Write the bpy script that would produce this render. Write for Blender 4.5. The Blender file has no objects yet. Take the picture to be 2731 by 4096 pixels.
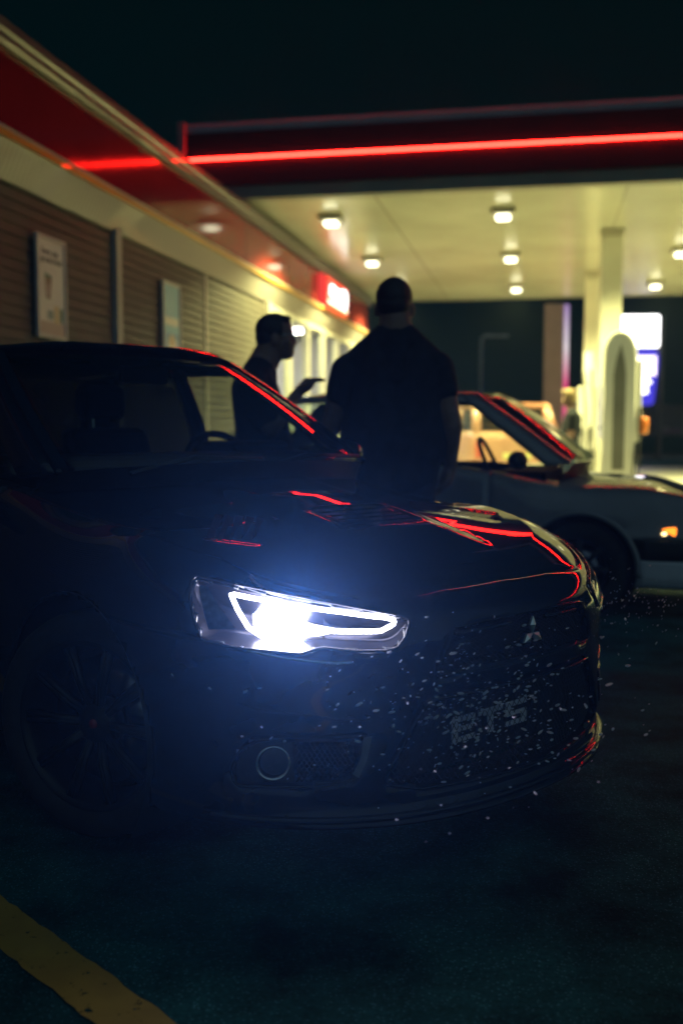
import bpy, bmesh, math, random
from mathutils import Vector, Matrix
random.seed(7)
PI = math.pi; R = math.radians
scene = bpy.context.scene; C = scene.collection

# ------------------------------------------------------------------ camera, sky, exposure
cam = bpy.data.cameras.new('camera'); camo = bpy.data.objects.new('camera', cam); C.objects.link(camo)
camo.location = (0, 0, 1.12); camo.rotation_euler = (R(90 - 4.5), 0, 0)
cam.sensor_fit = 'HORIZONTAL'; cam.sensor_width = 24.0; cam.lens = 36.73
cam.clip_start = .05; cam.clip_end = 900
cam.dof.use_dof = True; cam.dof.focus_distance = 2.78; cam.dof.aperture_fstop = 1.8; cam.dof.aperture_blades = 0
scene.camera = camo
scene.view_settings.view_transform = 'Standard'; scene.view_settings.look = 'None'
scene.view_settings.exposure = 0.0; scene.view_settings.gamma = 1.0
scene.render.engine = 'CYCLES'
scene.cycles.use_denoising = True
try: scene.cycles.denoiser = 'OPENIMAGEDENOISE'
except Exception: pass
scene.cycles.max_bounces = 8; scene.cycles.diffuse_bounces = 3; scene.cycles.glossy_bounces = 4
scene.cycles.transparent_max_bounces = 12; scene.cycles.volume_bounces = 0
scene.cycles.sample_clamp_indirect = 4.0; scene.cycles.sample_clamp_direct = 0.0
scene.cycles.caustics_reflective = False; scene.cycles.caustics_refractive = False

world = bpy.data.worlds.new('World'); scene.world = world; world.use_nodes = True
wn = world.node_tree; wn.nodes.clear()
def _n(tree, t, **k):
    n = tree.nodes.new(t)
    for a, v in k.items(): setattr(n, a, v)
    return n
# night sky: nearly black teal over the dark road side, brighter glow added overhead and behind the photographer to lift the darks
wo = _n(wn, 'ShaderNodeOutputWorld'); wb = _n(wn, 'ShaderNodeBackground'); tc = _n(wn, 'ShaderNodeTexCoord')
dt = _n(wn, 'ShaderNodeVectorMath', operation='DOT_PRODUCT'); g = Vector((.30, -.85, .20)).normalized()
dt.inputs[1].default_value = g
rp = _n(wn, 'ShaderNodeValToRGB')
rp.color_ramp.elements[0].position = .48; rp.color_ramp.elements[0].color = (.0004, .0046, .0056, 1)
rp.color_ramp.elements[1].position = .95; rp.color_ramp.elements[1].color = (.070, .125, .155, 1)
mr = _n(wn, 'ShaderNodeMapRange'); mr.inputs[1].default_value = -1; mr.inputs[2].default_value = 1
wn.links.new(tc.outputs['Generated'], dt.inputs[0]); wn.links.new(dt.outputs['Value'], mr.inputs[0])
wn.links.new(mr.outputs[0], rp.inputs[0]); wn.links.new(rp.outputs[0], wb.inputs[0]); wn.links.new(wb.outputs[0], wo.inputs[0])
wb.inputs[1].default_value = 1.0

# ------------------------------------------------------------------ helpers
def link(o): C.objects.link(o); return o
def mesh(name, verts, faces, mat=None, parent=None, smooth=True, mats=None, fm=None):
    m = bpy.data.meshes.new(name); m.from_pydata([tuple(v) for v in verts], [], faces); m.validate(); m.update()
    if mat: m.materials.append(mat)
    if mats:
        for x in mats: m.materials.append(x)
        if fm:
            for p, i in zip(m.polygons, fm): p.material_index = i
    if smooth:
        m.polygons.foreach_set('use_smooth', [True] * len(m.polygons))
    o = link(bpy.data.objects.new(name, m))
    if parent: o.parent = parent
    return o
def empty(name, loc=(0, 0, 0), rz=0):
    o = link(bpy.data.objects.new(name, None)); o.location = loc; o.rotation_euler = (0, 0, rz); o.empty_display_size = .2; return o
def tag(o, label=None, cat=None, group=None, kind=None):
    if label: o['label'] = label
    if cat: o['category'] = cat
    if group: o['group'] = group
    if kind: o['kind'] = kind
    return o
class MB:
    """collects shapes into one mesh"""
    def __init__(s): s.v = []; s.f = []; s.fm = []
    def add(s, v, f, mi=0):
        n = len(s.v); s.v += [Vector(x) for x in v]; s.f += [tuple(i + n for i in q) for q in f]; s.fm += [mi] * len(f); return s
    def box(s, x0, x1, y0, y1, z0, z1, mi=0, M=None):
        v = [Vector((x, y, z)) for x in (x0, x1) for y in (y0, y1) for z in (z0, z1)]
        if M: v = [M @ p for p in v]
        return s.add(v, [(0, 1, 3, 2), (4, 6, 7, 5), (0, 4, 5, 1), (2, 3, 7, 6), (0, 2, 6, 4), (1, 5, 7, 3)], mi)
    def tube(s, pts, r, n=8, closed=False, mi=0, taper=None):
        pts = [Vector(p) for p in pts]; k = len(pts); vs = []; up = None
        for i, p in enumerate(pts):
            a = pts[(i - 1) % k] if (closed or i > 0) else p; b = pts[(i + 1) % k] if (closed or i < k - 1) else p
            t = (b - a).normalized()
            if up is None:
                up = Vector((0, 0, 1)) if abs(t.z) < .9 else Vector((1, 0, 0))
            sx = t.cross(up)
            if sx.length < 1e-6: sx = t.orthogonal()
            sx.normalize(); up = sx.cross(t).normalized()
            rr = r if taper is None else taper[i]
            for j in range(n):
                a_ = 2 * PI * j / n; vs.append(p + sx * (rr * math.cos(a_)) + up * (rr * math.sin(a_)))
        f = []
        for i in range(k if closed else k - 1):
            for j in range(n):
                a_ = i * n + j; b_ = i * n + (j + 1) % n; c_ = ((i + 1) % k) * n + (j + 1) % n; d_ = ((i + 1) % k) * n + j
                f.append((a_, b_, c_, d_))
        if not closed: f += [tuple(range(n - 1, -1, -1)), tuple(range((k - 1) * n, k * n))]
        return s.add(vs, f, mi)
    def lathe(s, prof, n=32, M=None, mi=0):
        """profile of (radius, axial) turned about the local Y axis"""
        vs = []; k = len(prof)
        for j in range(n):
            a = 2 * PI * j / n
            for r_, y in prof: vs.append(Vector((r_ * math.cos(a), y, r_ * math.sin(a))))
        if M: vs = [M @ p for p in vs]
        f = [(j * k + i, j * k + i + 1, ((j + 1) % n) * k + i + 1, ((j + 1) % n) * k + i) for j in range(n) for i in range(k - 1)]
        return s.add(vs, f, mi)
    def prism(s, poly, y0, y1, M=None, mi=0):
        """polygon in XZ extruded along Y"""
        n = len(poly); v = [Vector((x, y, z)) for y in (y0, y1) for x, z in poly]
        if M: v = [M @ p for p in v]
        return s.add(v, [tuple(range(n)), tuple(range(2 * n - 1, n - 1, -1))] + [(i, n + i, n + (i + 1) % n, (i + 1) % n) for i in range(n)], mi)
    def ball(s, c, r, n=12, m=8, M=None, mi=0):
        r = (r, r, r) if isinstance(r, (int, float)) else r; vs = []; c = Vector(c)
        for i in range(m + 1):
            t = PI * i / m
            for j in range(n):
                a = 2 * PI * j / n
                p = Vector((r[0] * math.sin(t) * math.cos(a), r[1] * math.sin(t) * math.sin(a), r[2] * math.cos(t)))
                vs.append(c + (M @ p if M else p))
        f = [(i * n + j, i * n + (j + 1) % n, (i + 1) * n + (j + 1) % n, (i + 1) * n + j) for i in range(m) for j in range(n)]
        return s.add(vs, f, mi)
    def caps(s, a, ra, b, rb, n=14):
        """tapered capsule"""
        a = Vector(a); b = Vector(b); d = b - a; L = d.length; q = d.to_track_quat('Z', 'Y').to_matrix(); prof = []
        for i in range(5): t = PI / 2 * i / 4; prof.append((max(ra * math.sin(t), 1e-4), -ra * math.cos(t)))
        for i in range(5): t = PI / 2 * i / 4; prof.append((max(rb * math.cos(t), 1e-4), L + rb * math.sin(t)))
        vs = []; k = len(prof)
        for j in range(n):
            an = 2 * PI * j / n
            for r_, z in prof: vs.append(a + q @ Vector((r_ * math.cos(an), r_ * math.sin(an), z)))
        f = [(j * k + i, ((j + 1) % n) * k + i, ((j + 1) % n) * k + i + 1, j * k + i + 1) for j in range(n) for i in range(k - 1)]
        f += [tuple(j * k for j in range(n - 1, -1, -1)), tuple(j * k + k - 1 for j in range(n))]
        return s.add(vs, f)
    def build(s, name, mat=None, parent=None, smooth=False, mats=None, weld=0):
        o = mesh(name, s.v, s.f, mat, parent, smooth, mats, s.fm if mats else None)
        return o
def blob(name, mb, mat, parent, voxel=.009, it=6):
    """fuse overlapping shapes into one continuous skin"""
    o = mb.build(name, mat, parent, True)
    m = o.modifiers.new('fuse', 'REMESH'); m.mode = 'VOXEL'; m.voxel_size = voxel; m.use_smooth_shade = True
    m2 = o.modifiers.new('relax', 'SMOOTH'); m2.iterations = it; m2.factor = .5
    return o
def bevel(o, w=.01, seg=2):
    m = o.modifiers.new('edge', 'BEVEL'); m.width = w; m.segments = seg; m.limit_method = 'ANGLE'; m.angle_limit = R(35); return o

# ------------------------------------------------------------------ materials
def pm(name, col=(.5, .5, .5), rough=.5, metal=0.0, coat=0.0, spec=.5, emit=None, estr=0.0, trans=0.0, alpha=1.0, ior=1.5, crough=.03):
    m = bpy.data.materials.new(name); m.use_nodes = True; b = m.node_tree.nodes['Principled BSDF']
    b.inputs['Base Color'].default_value = (*col, 1); b.inputs['Roughness'].default_value = rough; b.inputs['Metallic'].default_value = metal
    b.inputs['Coat Weight'].default_value = coat; b.inputs['Coat Roughness'].default_value = crough; b.inputs['Specular IOR Level'].default_value = spec
    b.inputs['IOR'].default_value = ior; b.inputs['Transmission Weight'].default_value = trans; b.inputs['Alpha'].default_value = alpha
    if emit: b.inputs['Emission Color'].default_value = (*emit, 1); b.inputs['Emission Strength'].default_value = estr
    m.diffuse_color = (*col, 1)
    return m
def bs(m): return m.node_tree.nodes['Principled BSDF']
def noisy(m, c1, c2, scale=6, detail=6, bump=0.0, rr=None, coord='Object', dist=.02):
    t = m.node_tree; tcn = _n(t, 'ShaderNodeTexCoord'); nz = _n(t, 'ShaderNodeTexNoise'); nz.inputs['Scale'].default_value = scale; nz.inputs['Detail'].default_value = detail
    cr = _n(t, 'ShaderNodeValToRGB'); cr.color_ramp.elements[0].position = .32; cr.color_ramp.elements[1].position = .7
    cr.color_ramp.elements[0].color = (*c1, 1); cr.color_ramp.elements[1].color = (*c2, 1)
    t.links.new(tcn.outputs[coord], nz.inputs['Vector']); t.links.new(nz.outputs['Fac'], cr.inputs[0]); t.links.new(cr.outputs[0], bs(m).inputs['Base Color'])
    if bump:
        bp = _n(t, 'ShaderNodeBump'); bp.inputs['Strength'].default_value = bump; bp.inputs['Distance'].default_value = dist
        t.links.new(nz.outputs['Fac'], bp.inputs['Height']); t.links.new(bp.outputs[0], bs(m).inputs['Normal'])
    if rr:
        mp = _n(t, 'ShaderNodeMapRange'); mp.inputs[3].default_value = rr[0]; mp.inputs[4].default_value = rr[1]
        t.links.new(nz.outputs['Fac'], mp.inputs[0]); t.links.new(mp.outputs[0], bs(m).inputs['Roughness'])
    return m
def thin_glass(name, tint=(.9, .95, .93), rough=.0):
    m = bpy.data.materials.new(name); m.use_nodes = True; t = m.node_tree; t.nodes.clear()
    out = _n(t, 'ShaderNodeOutputMaterial'); mx = _n(t, 'ShaderNodeMixShader'); tr = _n(t, 'ShaderNodeBsdfTransparent'); gl = _n(t, 'ShaderNodeBsdfGlossy'); fr = _n(t, 'ShaderNodeFresnel')
    ge = _n(t, 'ShaderNodeNewGeometry'); io = _n(t, 'ShaderNodeMapRange'); io.inputs[3].default_value = 1.5; io.inputs[4].default_value = 1 / 1.5
    t.links.new(ge.outputs['Backfacing'], io.inputs[0]); t.links.new(io.outputs[0], fr.inputs[0]); tr.inputs[0].default_value = (*tint, 1); gl.inputs['Roughness'].default_value = rough
    t.links.new(fr.outputs[0], mx.inputs[0]); t.links.new(tr.outputs[0], mx.inputs[1]); t.links.new(gl.outputs[0], mx.inputs[2]); t.links.new(mx.outputs[0], out.inputs[0])
    return m
def emitter(name, col, s):
    m = bpy.data.materials.new(name); m.use_nodes = True; t = m.node_tree; t.nodes.clear()
    out = _n(t, 'ShaderNodeOutputMaterial'); e = _n(t, 'ShaderNodeEmission'); e.inputs[0].default_value = (*col, 1); e.inputs[1].default_value = s
    t.links.new(e.outputs[0], out.inputs[0]); return m

M = {}
M['paint'] = noisy(pm('dark_blue_paint', (.008, .012, .024), .5, .0, 1.0, .0, crough=.012), (.0045, .010, .022), (.0065, .0135, .028), 3, 4)
M['paint2'] = noisy(pm('grey_paint', (.34, .34, .35), .5, .0, 1.0, .0, crough=.02), (.19, .19, .20), (.23, .23, .24), 5, 5)
M['salmon'] = pm('salmon_paint', (.46, .21, .13), .3, 0, .8)
M['black'] = noisy(pm('black_plastic', (.012, .013, .014), .45), (.010, .011, .012), (.017, .018, .019), 40, 3, .1, (.38, .55), dist=.002)
M['rubber'] = noisy(pm('tyre_rubber', (.016, .016, .017), .8), (.012, .012, .013), (.022, .022, .022), 30, 4, .2, dist=.003)
M['rim'] = noisy(pm('dark_rim', (.010, .010, .011), .35, .0, .0, .35), (.008, .008, .009), (.013, .013, .014), 12, 4)
M['chrome'] = noisy(pm('chrome', (.75, .76, .8), .12, 1.0), (.68, .69, .73), (.80, .81, .85), 8, 3)
M['darkchrome'] = noisy(pm('smoked_chrome', (.16, .16, .19), .22, 1.0), (.12, .12, .15), (.2, .2, .23), 14, 3)
M['glass'] = thin_glass('window_glass', (.86, .93, .90)); M['tint'] = thin_glass('car_glass', (.62, .70, .68)); M['rear_tint'] = thin_glass('dark_car_glass', (.05, .06, .06)); M['lens'] = thin_glass('lamp_lens', (.93, .94, .97))
M['screen'] = thin_glass('windscreen_glass', (.62, .66, .65))
M['interior'] = noisy(pm('dark_trim', (.006, .006, .007), .9, spec=.1), (.005, .005, .005), (.008, .008, .009), 25, 4, .2, dist=.004)
M['amber'] = pm('amber_reflector', (.22, .10, .05), .25, 0, .6)
# ---- car body shell: plan loop x vertical profile, in the car's own frame (X forward from front axle, Y left, Z up)
def lerp(a, b, t): return a + (b - a) * t
def sstep(a, b, x):
    t = min(1.0, max(0.0, (x - a) / (b - a))); return t * t * (3 - 2 * t)
def curve(tab, s):
    """smooth interpolation of an evenly spaced table"""
    n = len(tab) - 1; x = min(max(s, 0.0), 1.0) * n; i = min(int(x), n - 1); t = x - i
    p0 = tab[max(i - 1, 0)]; p1 = tab[i]; p2 = tab[i + 1]; p3 = tab[min(i + 2, n)]
    def m(a, b): return 0.0 if a * b <= 0 else 2 * a * b / (a + b)
    d1 = m(p1 - p0, p2 - p1) if i > 0 else p2 - p1
    d2 = m(p2 - p1, p3 - p2) if i < n - 1 else p2 - p1
    t2 = t * t; t3 = t2 * t
    return (2*t3 - 3*t2 + 1) * p1 + (t3 - 2*t2 + t) * d1 + (-2*t3 + 3*t2) * p2 + (t3 - t2) * d2

class Shell:
    def __init__(self, **k): self.__dict__.update(k)
    def width(self, X):
        w = self.B
        for xa in (0.0, -self.wb): w += self.flare * math.exp(-((X - xa) / .46) ** 4)
        return w
    def side_tab(self, X, s):
        k = sstep(.05, -.85, X) if X > -1.5 else 1.0
        k = 1 - k if False else k
        a = (curve(self.zf, s), curve(self.inf_, s)); b = (curve(self.zd, s), curve(self.ind, s))
        z = lerp(a[0], b[0], k); i = lerp(a[1], b[1], k)
        r = sstep(-self.wb + .75, -self.wb - .2, X)
        if r > 0: z = lerp(z, curve(self.zr, s), r); i = lerp(i, curve(self.inr, s), r)
        return z, i
    def front(self, phi, s):
        c = max(math.cos(phi), 0.0); sn = math.sin(phi); e = 2 / self.nf
        kx = c ** e; ky = math.copysign(abs(sn) ** e, sn)
        w = c ** 1.6
        zs, is_ = self.side_tab(self.Xc, s)
        z = lerp(zs, curve(self.zn, s), c ** 1.1); i = lerp(is_, curve(self.inn, s), w)
        return (self.Xc + (self.A - i) * kx, (self.width(self.Xc) - i) * ky, z)
    def side(self, X, s, sg):
        z, i = self.side_tab(X, s); return (X, sg * (self.width(X) - i), z)
    def rear(self, phi, s, sg=1):
        c = max(math.cos(phi), 0.0); sn = math.sin(phi); e = 2 / self.nr
        kx = c ** e; ky = math.copysign(abs(sn) ** e, sn)
        z, i0 = self.side_tab(self.Xr, s); i = lerp(i0, curve(self.int_, s), c ** 1.2)
        return (self.Xr - (self.Ar - i) * kx, (self.width(self.Xr) - i0) * ky, z)
    def normal(self, phi, s):
        e = 1e-3; a = Vector(self.front(phi + e, s)) - Vector(self.front(phi - e, s)); b = Vector(self.front(phi, min(s + e, 1))) - Vector(self.front(phi, max(s - e, 0)))
        n = a.cross(b); n.normalize(); return n

SALOON = Shell(Xc=.15, A=.74, B=.858, flare=.027, nf=2.2, Xr=-2.80, Ar=.62, nr=2.4, wb=2.65,
    # nose profile, z and inset, bottom to shoulder
    zn=[.13, .145, .19, .29, .42, .52, .585, .635, .668, .694, .717, .743],
    inn=[.10, -.015, .02, .005, .01, .0, .0, .012, .035, .08, .145, .23],
    # fender
    zf=[.17, .18, .25, .34, .46, .56, .635, .69, .74, .785, .825, .85],
    inf_=[.05, .02, .0, .0, .0, .006, .014, .026, .045, .075, .12, .185],
    # doors
    zd=[.17, .19, .25, .34, .46, .56, .66, .75, .83, .89, .93, .955],
    ind=[.06, .03, .012, .004, .0, .004, .004, .012, .024, .045, .075, .115],
    # rear quarter
    zr=[.20, .22, .28, .38, .50, .62, .73, .82, .90, .95, .985, 1.0],
    inr=[.06, .03, .01, .0, .0, .0, .006, .015, .03, .055, .10, .17],
    int_=[.10, .03, .0, .0, .0, .03, .04, .045, .05, .07, .11, .18])
# ------------------------------------------------------------------ ground
AZ = R(10.79)
def S(x, u, z=0.0):            # station frame: u runs along the shop front, x to the right of it
    return Vector((x * math.cos(AZ) + u * math.sin(AZ), -x * math.sin(AZ) + u * math.cos(AZ), z))
gm = noisy(pm('asphalt', (.04, .04, .04), .9, spec=.12), (.008, .060, .058), (.018, .110, .106), 80, 8, .5, (.8, 1.0), dist=.012)
t = gm.node_tree   # large damp and patched areas, and pale aggregate chips
tcn = _n(t, 'ShaderNodeTexCoord'); vo = _n(t, 'ShaderNodeTexVoronoi'); vo.inputs['Scale'].default_value = 95
lt = _n(t, 'ShaderNodeMath', operation='LESS_THAN'); lt.inputs[1].default_value = .22
big = _n(t, 'ShaderNodeTexNoise'); big.inputs['Scale'].default_value = 1.3; big.inputs['Detail'].default_value = 4
mx = _n(t, 'ShaderNodeMix', data_type='RGBA'); mx.inputs[7].default_value = (.12, .34, .36, 1)
ml = _n(t, 'ShaderNodeMath', operation='MULTIPLY')
src = bs(gm).inputs['Base Color'].links[0].from_socket
t.links.new(tcn.outputs['Object'], vo.inputs['Vector']); t.links.new(tcn.outputs['Object'], big.inputs['Vector'])
t.links.new(vo.outputs['Distance'], lt.inputs[0]); t.links.new(lt.outputs[0], ml.inputs[0]); t.links.new(big.outputs['Fac'], ml.inputs[1])
t.links.new(ml.outputs[0], mx.inputs[0]); t.links.new(src, mx.inputs[6])
st = _n(t, 'ShaderNodeTexNoise'); st.inputs['Scale'].default_value = 2.6; st.inputs['Detail'].default_value = 7; st.inputs['Roughness'].default_value = .65; sr = _n(t, 'ShaderNodeValToRGB')      # oil stains and worn patches
sr.color_ramp.elements[0].position = .36; sr.color_ramp.elements[0].color = (.35, .35, .36, 1); sr.color_ramp.elements[1].position = .60; sr.color_ramp.elements[1].color = (1.35, 1.35, 1.35, 1)
sm_ = _n(t, 'ShaderNodeMix', data_type='RGBA', blend_type='MULTIPLY'); sm_.inputs[0].default_value = 1.0
t.links.new(tcn.outputs['Object'], st.inputs['Vector']); t.links.new(st.outputs['Fac'], sr.inputs[0]); t.links.new(mx.outputs[2], sm_.inputs[6]); t.links.new(sr.outputs[0], sm_.inputs[7]); t.links.new(sm_.outputs[2], bs(gm).inputs['Base Color'])
gv = []; gf = []
def sheet(name, pts, mat, z):
    return mesh(name, [(p[0], p[1], z) for p in pts], [tuple(range(len(pts)))], mat, None, False)
tag(sheet('ground', [(-350, -350), (350, -350), (350, 500), (-350, 500)], gm, 0), kind='structure')
cm = noisy(pm('forecourt_concrete', (.4, .39, .35), .6), (.30, .29, .26), (.44, .43, .38), 1.2, 8, .15, (.4, .7), dist=.01)
tag(sheet('forecourt', [S(-3.2, 13.2), S(22, 13.2), S(22, 33.0), S(-3.2, 33.0)], cm, .004), kind='structure')
tag(sheet('road', [S(-60, 42), S(90, 42), S(90, 52), S(-60, 52)], noisy(pm('road_tarmac', (.04, .04, .045), .7), (.03, .03, .034), (.055, .055, .06), 4, 6), .004), kind='structure')
kb = MB(); kb.box(-60, 90, 0, .15, 0, .12)
k = kb.build('kerb', noisy(pm('kerb_stone', (.25, .25, .25), .8), (.2, .2, .2), (.3, .3, .29), 5, 5)); k.location = S(0, 41.8); k.rotation_euler = (0, 0, -AZ); tag(k, kind='structure')
# worn yellow parking line
ym = noisy(pm('yellow_road_paint', (.48, .28, .03), .6), (.40, .23, .022), (.52, .31, .035), 9, 6, .3, dist=.004)
t = ym.node_tree; tcn = _n(t, 'ShaderNodeTexCoord'); nz = _n(t, 'ShaderNodeTexNoise'); nz.inputs['Scale'].default_value = 34; nz.inputs['Detail'].default_value = 7; nz.inputs['Roughness'].default_value = .7
gt = _n(t, 'ShaderNodeValToRGB'); gt.color_ramp.elements[0].position = .34; gt.color_ramp.elements[1].position = .40
t.links.new(tcn.outputs['Object'], nz.inputs['Vector']); t.links.new(nz.outputs['Fac'], gt.inputs[0]); t.links.new(gt.outputs[0], bs(ym).inputs['Alpha'])
d = Vector((.686, -.727, 0)); nrm = Vector((-.727, -.686, 0)); p0 = Vector((-.819, 2.428, 0)) - d * 2.2
L1 = []; L2 = []
for i in range(240):
    q = p0 + d * (i * .03)
    L1.append(q + nrm * random.uniform(-.004, .003)); L2.append(q + nrm * (.114 + random.uniform(-.003, .004)))
vv = [(p.x, p.y, .004) for p in L1] + [(p.x, p.y, .004) for p in L2]
tag(mesh('yellow_line', vv, [(i, i + 1, 240 + i + 1, 240 + i) for i in range(239)], ym, None, False), kind='structure')

# ------------------------------------------------------------------ shop
SX, SU, KS = -3.35, 12.0, 1.242      # the shop is drawn at a working size, then scaled to where it stands
def SK(x, u, z=0.0): return Vector((0, 0, 1.12)) + (S(x, u, z) - Vector((0, 0, 1.12))) * KS
shop = empty('petrol_shop', SK(SX, SU), -AZ); shop.scale = (KS,) * 3
tag(shop, 'long low shop clad in pale boards under a glossy red fascia', 'shop')
Y = lambda u: u - SU
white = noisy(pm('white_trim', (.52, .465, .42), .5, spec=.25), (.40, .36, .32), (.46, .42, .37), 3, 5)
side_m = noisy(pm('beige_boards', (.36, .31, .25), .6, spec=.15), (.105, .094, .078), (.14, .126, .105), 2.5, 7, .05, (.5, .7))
fas_m = noisy(pm('glossy_red_fascia', (.46, .014, .018), .04, 0, 0, .2), (.20, .010, .013), (.26, .013, .016), .8, 3, 0, (.07, .13))
fas2_m = noisy(pm('glossy_dull_red_fascia', (.46, .05, .04), .06, 0, 0, .2), (.24, .035, .03), (.30, .042, .036), .8, 3, 0, (.04, .09))
yel_m = noisy(pm('yellow_stripe', (.55, .28, .03), .4, 0, .3), (.48, .24, .025), (.6, .31, .035), 2, 4)
gut_m = noisy(pm('metal_gutter', (.36, .33, .30), .35, .0, .4), (.075, .068, .063), (.105, .095, .088), 2, 6, .02, (.25, .5))
# boards, real overlap, one bay after another
b = MB(); pitch = .074
for (u0, u1) in ((-7, 7.875), (7.985, 10.17), (10.24, 12.53)):
    z = 0.0
    while z < 2.68:
        z1 = min(z + pitch, 2.70)
        b.add([(.016, Y(u0), z), (.016, Y(u1), z), (.0, Y(u1), z1), (.0, Y(u0), z1)], [(0, 1, 2, 3)])
        b.add([(.0, Y(u0), z), (.0, Y(u1), z), (.016, Y(u1), z), (.016, Y(u0), z)], [(0, 1, 2, 3)])
        z += pitch
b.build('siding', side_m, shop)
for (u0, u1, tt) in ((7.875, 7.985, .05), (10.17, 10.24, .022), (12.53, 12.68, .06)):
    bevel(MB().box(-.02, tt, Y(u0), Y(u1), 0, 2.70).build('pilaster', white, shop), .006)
# ribbed cornice leaning out to the fascia
rib = pm('ribbed_cornice', (.29, .26, .24), .45, 0, .2); t = rib.node_tree
tcn = _n(t, 'ShaderNodeTexCoord'); wv = _n(t, 'ShaderNodeTexWave', bands_direction='Y'); wv.inputs['Scale'].default_value = 5.5; bp = _n(t, 'ShaderNodeBump'); bp.inputs['Strength'].default_value = .35; bp.inputs['Distance'].default_value = .01
t.links.new(tcn.outputs['Object'], wv.inputs['Vector']); t.links.new(wv.outputs['Fac'], bp.inputs['Height']); t.links.new(bp.outputs[0], bs(rib).inputs['Normal'])
u0, u1 = Y(-7), Y(19.5)
FX = .13
MB().add([(.03, u0, 2.68), (.03, u1, 2.68), (.125, u1, 2.895), (.125, u0, 2.895), (-.02, u0, 2.68), (-.02, u1, 2.68)], [(0, 1, 2, 3), (4, 5, 1, 0)]).build('ribbed_cornice', rib, shop)
MB().box(FX - .04, FX + .020, u0, u1, 2.895, 2.932).build('stripe', yel_m, shop)
MB().box(FX - .04, FX + .026, u0, u1, 2.9325, 2.950).build('trim', white, shop)
for (a, c, mm, tilt) in ((-7, -1.5, fas_m, 0), (-1.49, 5.0, fas_m, .003), (5.01, 11.305, fas_m, 0), (11.315, 15.5, fas2_m, .002), (15.51, 19.5, fas2_m, -.002)):
    MB().add([(FX, Y(a), 2.958), (FX + tilt, Y(c), 2.958), (FX + tilt * .4, Y(c), 3.414), (FX, Y(a), 3.414)], [(0, 1, 2, 3)]).build('fascia_panel', mm, shop)
g_ = MB(); prof = [(.05, 3.414), (.17, 3.414), (.185, 3.44), (.185, 3.475), (.205, 3.49), (.205, 3.545), (.05, 3.545)]
n = len(prof); vs = [(x, yy, z) for yy in (u0, u1 + .1) for x, z in prof]
g_.add(vs, [(i, (i + 1) % n, n + (i + 1) % n, n + i) for i in range(n)] + [tuple(range(n - 1, -1, -1)), tuple(range(n, 2 * n))]); g_.build('gutter', gut_m, shop)
MB().box(-7.2, .045, u0, u1, 3.42, 3.52).build('roof', noisy(pm('roof_felt', (.03, .03, .03), .9), (.02, .02, .02), (.04, .04, .04), 3), shop)
ew = MB(); ew.box(-7.0, .0, u1 - .10, u1, 0, 3.412); ew.box(-7.1, -7.003, u0, u1, 0, 3.412); ew.box(-7, -.003, u0, u0 + .1, 0, 3.41); ew.box(.003, FX - .01, u1 - .05, u1 - .002, 2.70, 3.41); ew.build('end_wall', noisy(pm('render_wall', (.4, .38, .34), .8), (.34, .32, .29), (.44, .42, .38), 2, 6), shop)
# shop front glazing
fr_m = noisy(pm('pale_window_frame', (.5, .48, .42), .4, spec=.2), (.45, .43, .38), (.53, .51, .45), 4, 4)
us = [12.70, 13.75, 14.85, 15.95, 17.05, 18.2, 19.36]
MB().box(-.03, .03, Y(12.69), Y(19.37), 0, .55).build('stall_riser', fr_m, shop)
for i in range(6):
    a, c = Y(us[i]), Y(us[i + 1]); f = MB()
    for (y0, y1, z0, z1) in ((a, a + .06, .56, 2.67), (c - .06, c, .56, 2.67), (a + .06, c - .06, .56, .63), (a + .06, c - .06, 2.60, 2.67)): f.box(-.04, .045, y0, y1, z0, z1)
    w = f.build('window', fr_m, shop); w['label'] = 'pale framed shop window'
    MB().add([(.0, a + .06, .63), (.0, c - .06, .63), (.0, c - .06, 2.60), (.0, a + .06, 2.60)], [(0, 1, 2, 3)]).build('pane', M['glass'], w)
wall_in = noisy(pm('shop_inside_wall', (.72, .64, .62), .7), (.66, .57, .55), (.76, .69, .66), 1.5, 4)
i_ = MB(); i_.box(-5.2, -5.1, Y(12.7), Y(19.3), 0, 2.9); i_.box(-5.1, -.06, Y(12.62), Y(12.70), 0, 2.9); i_.box(-5.1, -.06, Y(12.7), Y(19.36), 2.90, 2.95); i_.build('inside_wall', wall_in, shop)
MB().box(-5.1, -.06, Y(12.7), Y(19.36), .01, .03).build('inside_floor', noisy(pm('shop_floor', (.45, .42, .40), .4), (.4, .37, .35), (.5, .46, .44), 2), shop)
lit = emitter('shop_tube_light', (1.0, .93, .86), 34)
for uu in (13.3, 14.9, 16.5, 18.1):
    MB().box(-3.6, -.8, Y(uu), Y(uu + .22), 2.83, 2.87).build('strip_light', lit, shop)
rng = random.Random(3)
goods = [pm('goods_' + n_, c_, .5) for n_, c_ in (('red', (.5, .05, .04)), ('white', (.75, .72, .68)), ('green', (.12, .32, .08)), ('yellow', (.65, .5, .08)), ('blue', (.08, .16, .4)), ('brown', (.3, .18, .1)))]
for uu in (13.5, 15.4, 17.3):
    sh = MB(); sh.box(-2.1, -1.7, Y(uu), Y(uu + 1.1), .05, .1)
    for zz in (.5, .9, 1.3): sh.box(-2.1, -1.7, Y(uu), Y(uu + 1.1), zz, zz + .03)
    sh.box(-1.93, -1.87, Y(uu), Y(uu + 1.1), .05, 1.6)
    shelf = sh.build('shelf', white, shop)
    for zz in (.1, .53, .93, 1.33):
        y = Y(uu) + .03
        while y < Y(uu) + 1.03:
            w_ = rng.uniform(.06, .14); MB().box(-1.86, -1.72, y, y + w_ - .01, zz + .003, zz + rng.uniform(.14, .27)).build('packet', goods[rng.randrange(6)], shelf); y += w_
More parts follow.
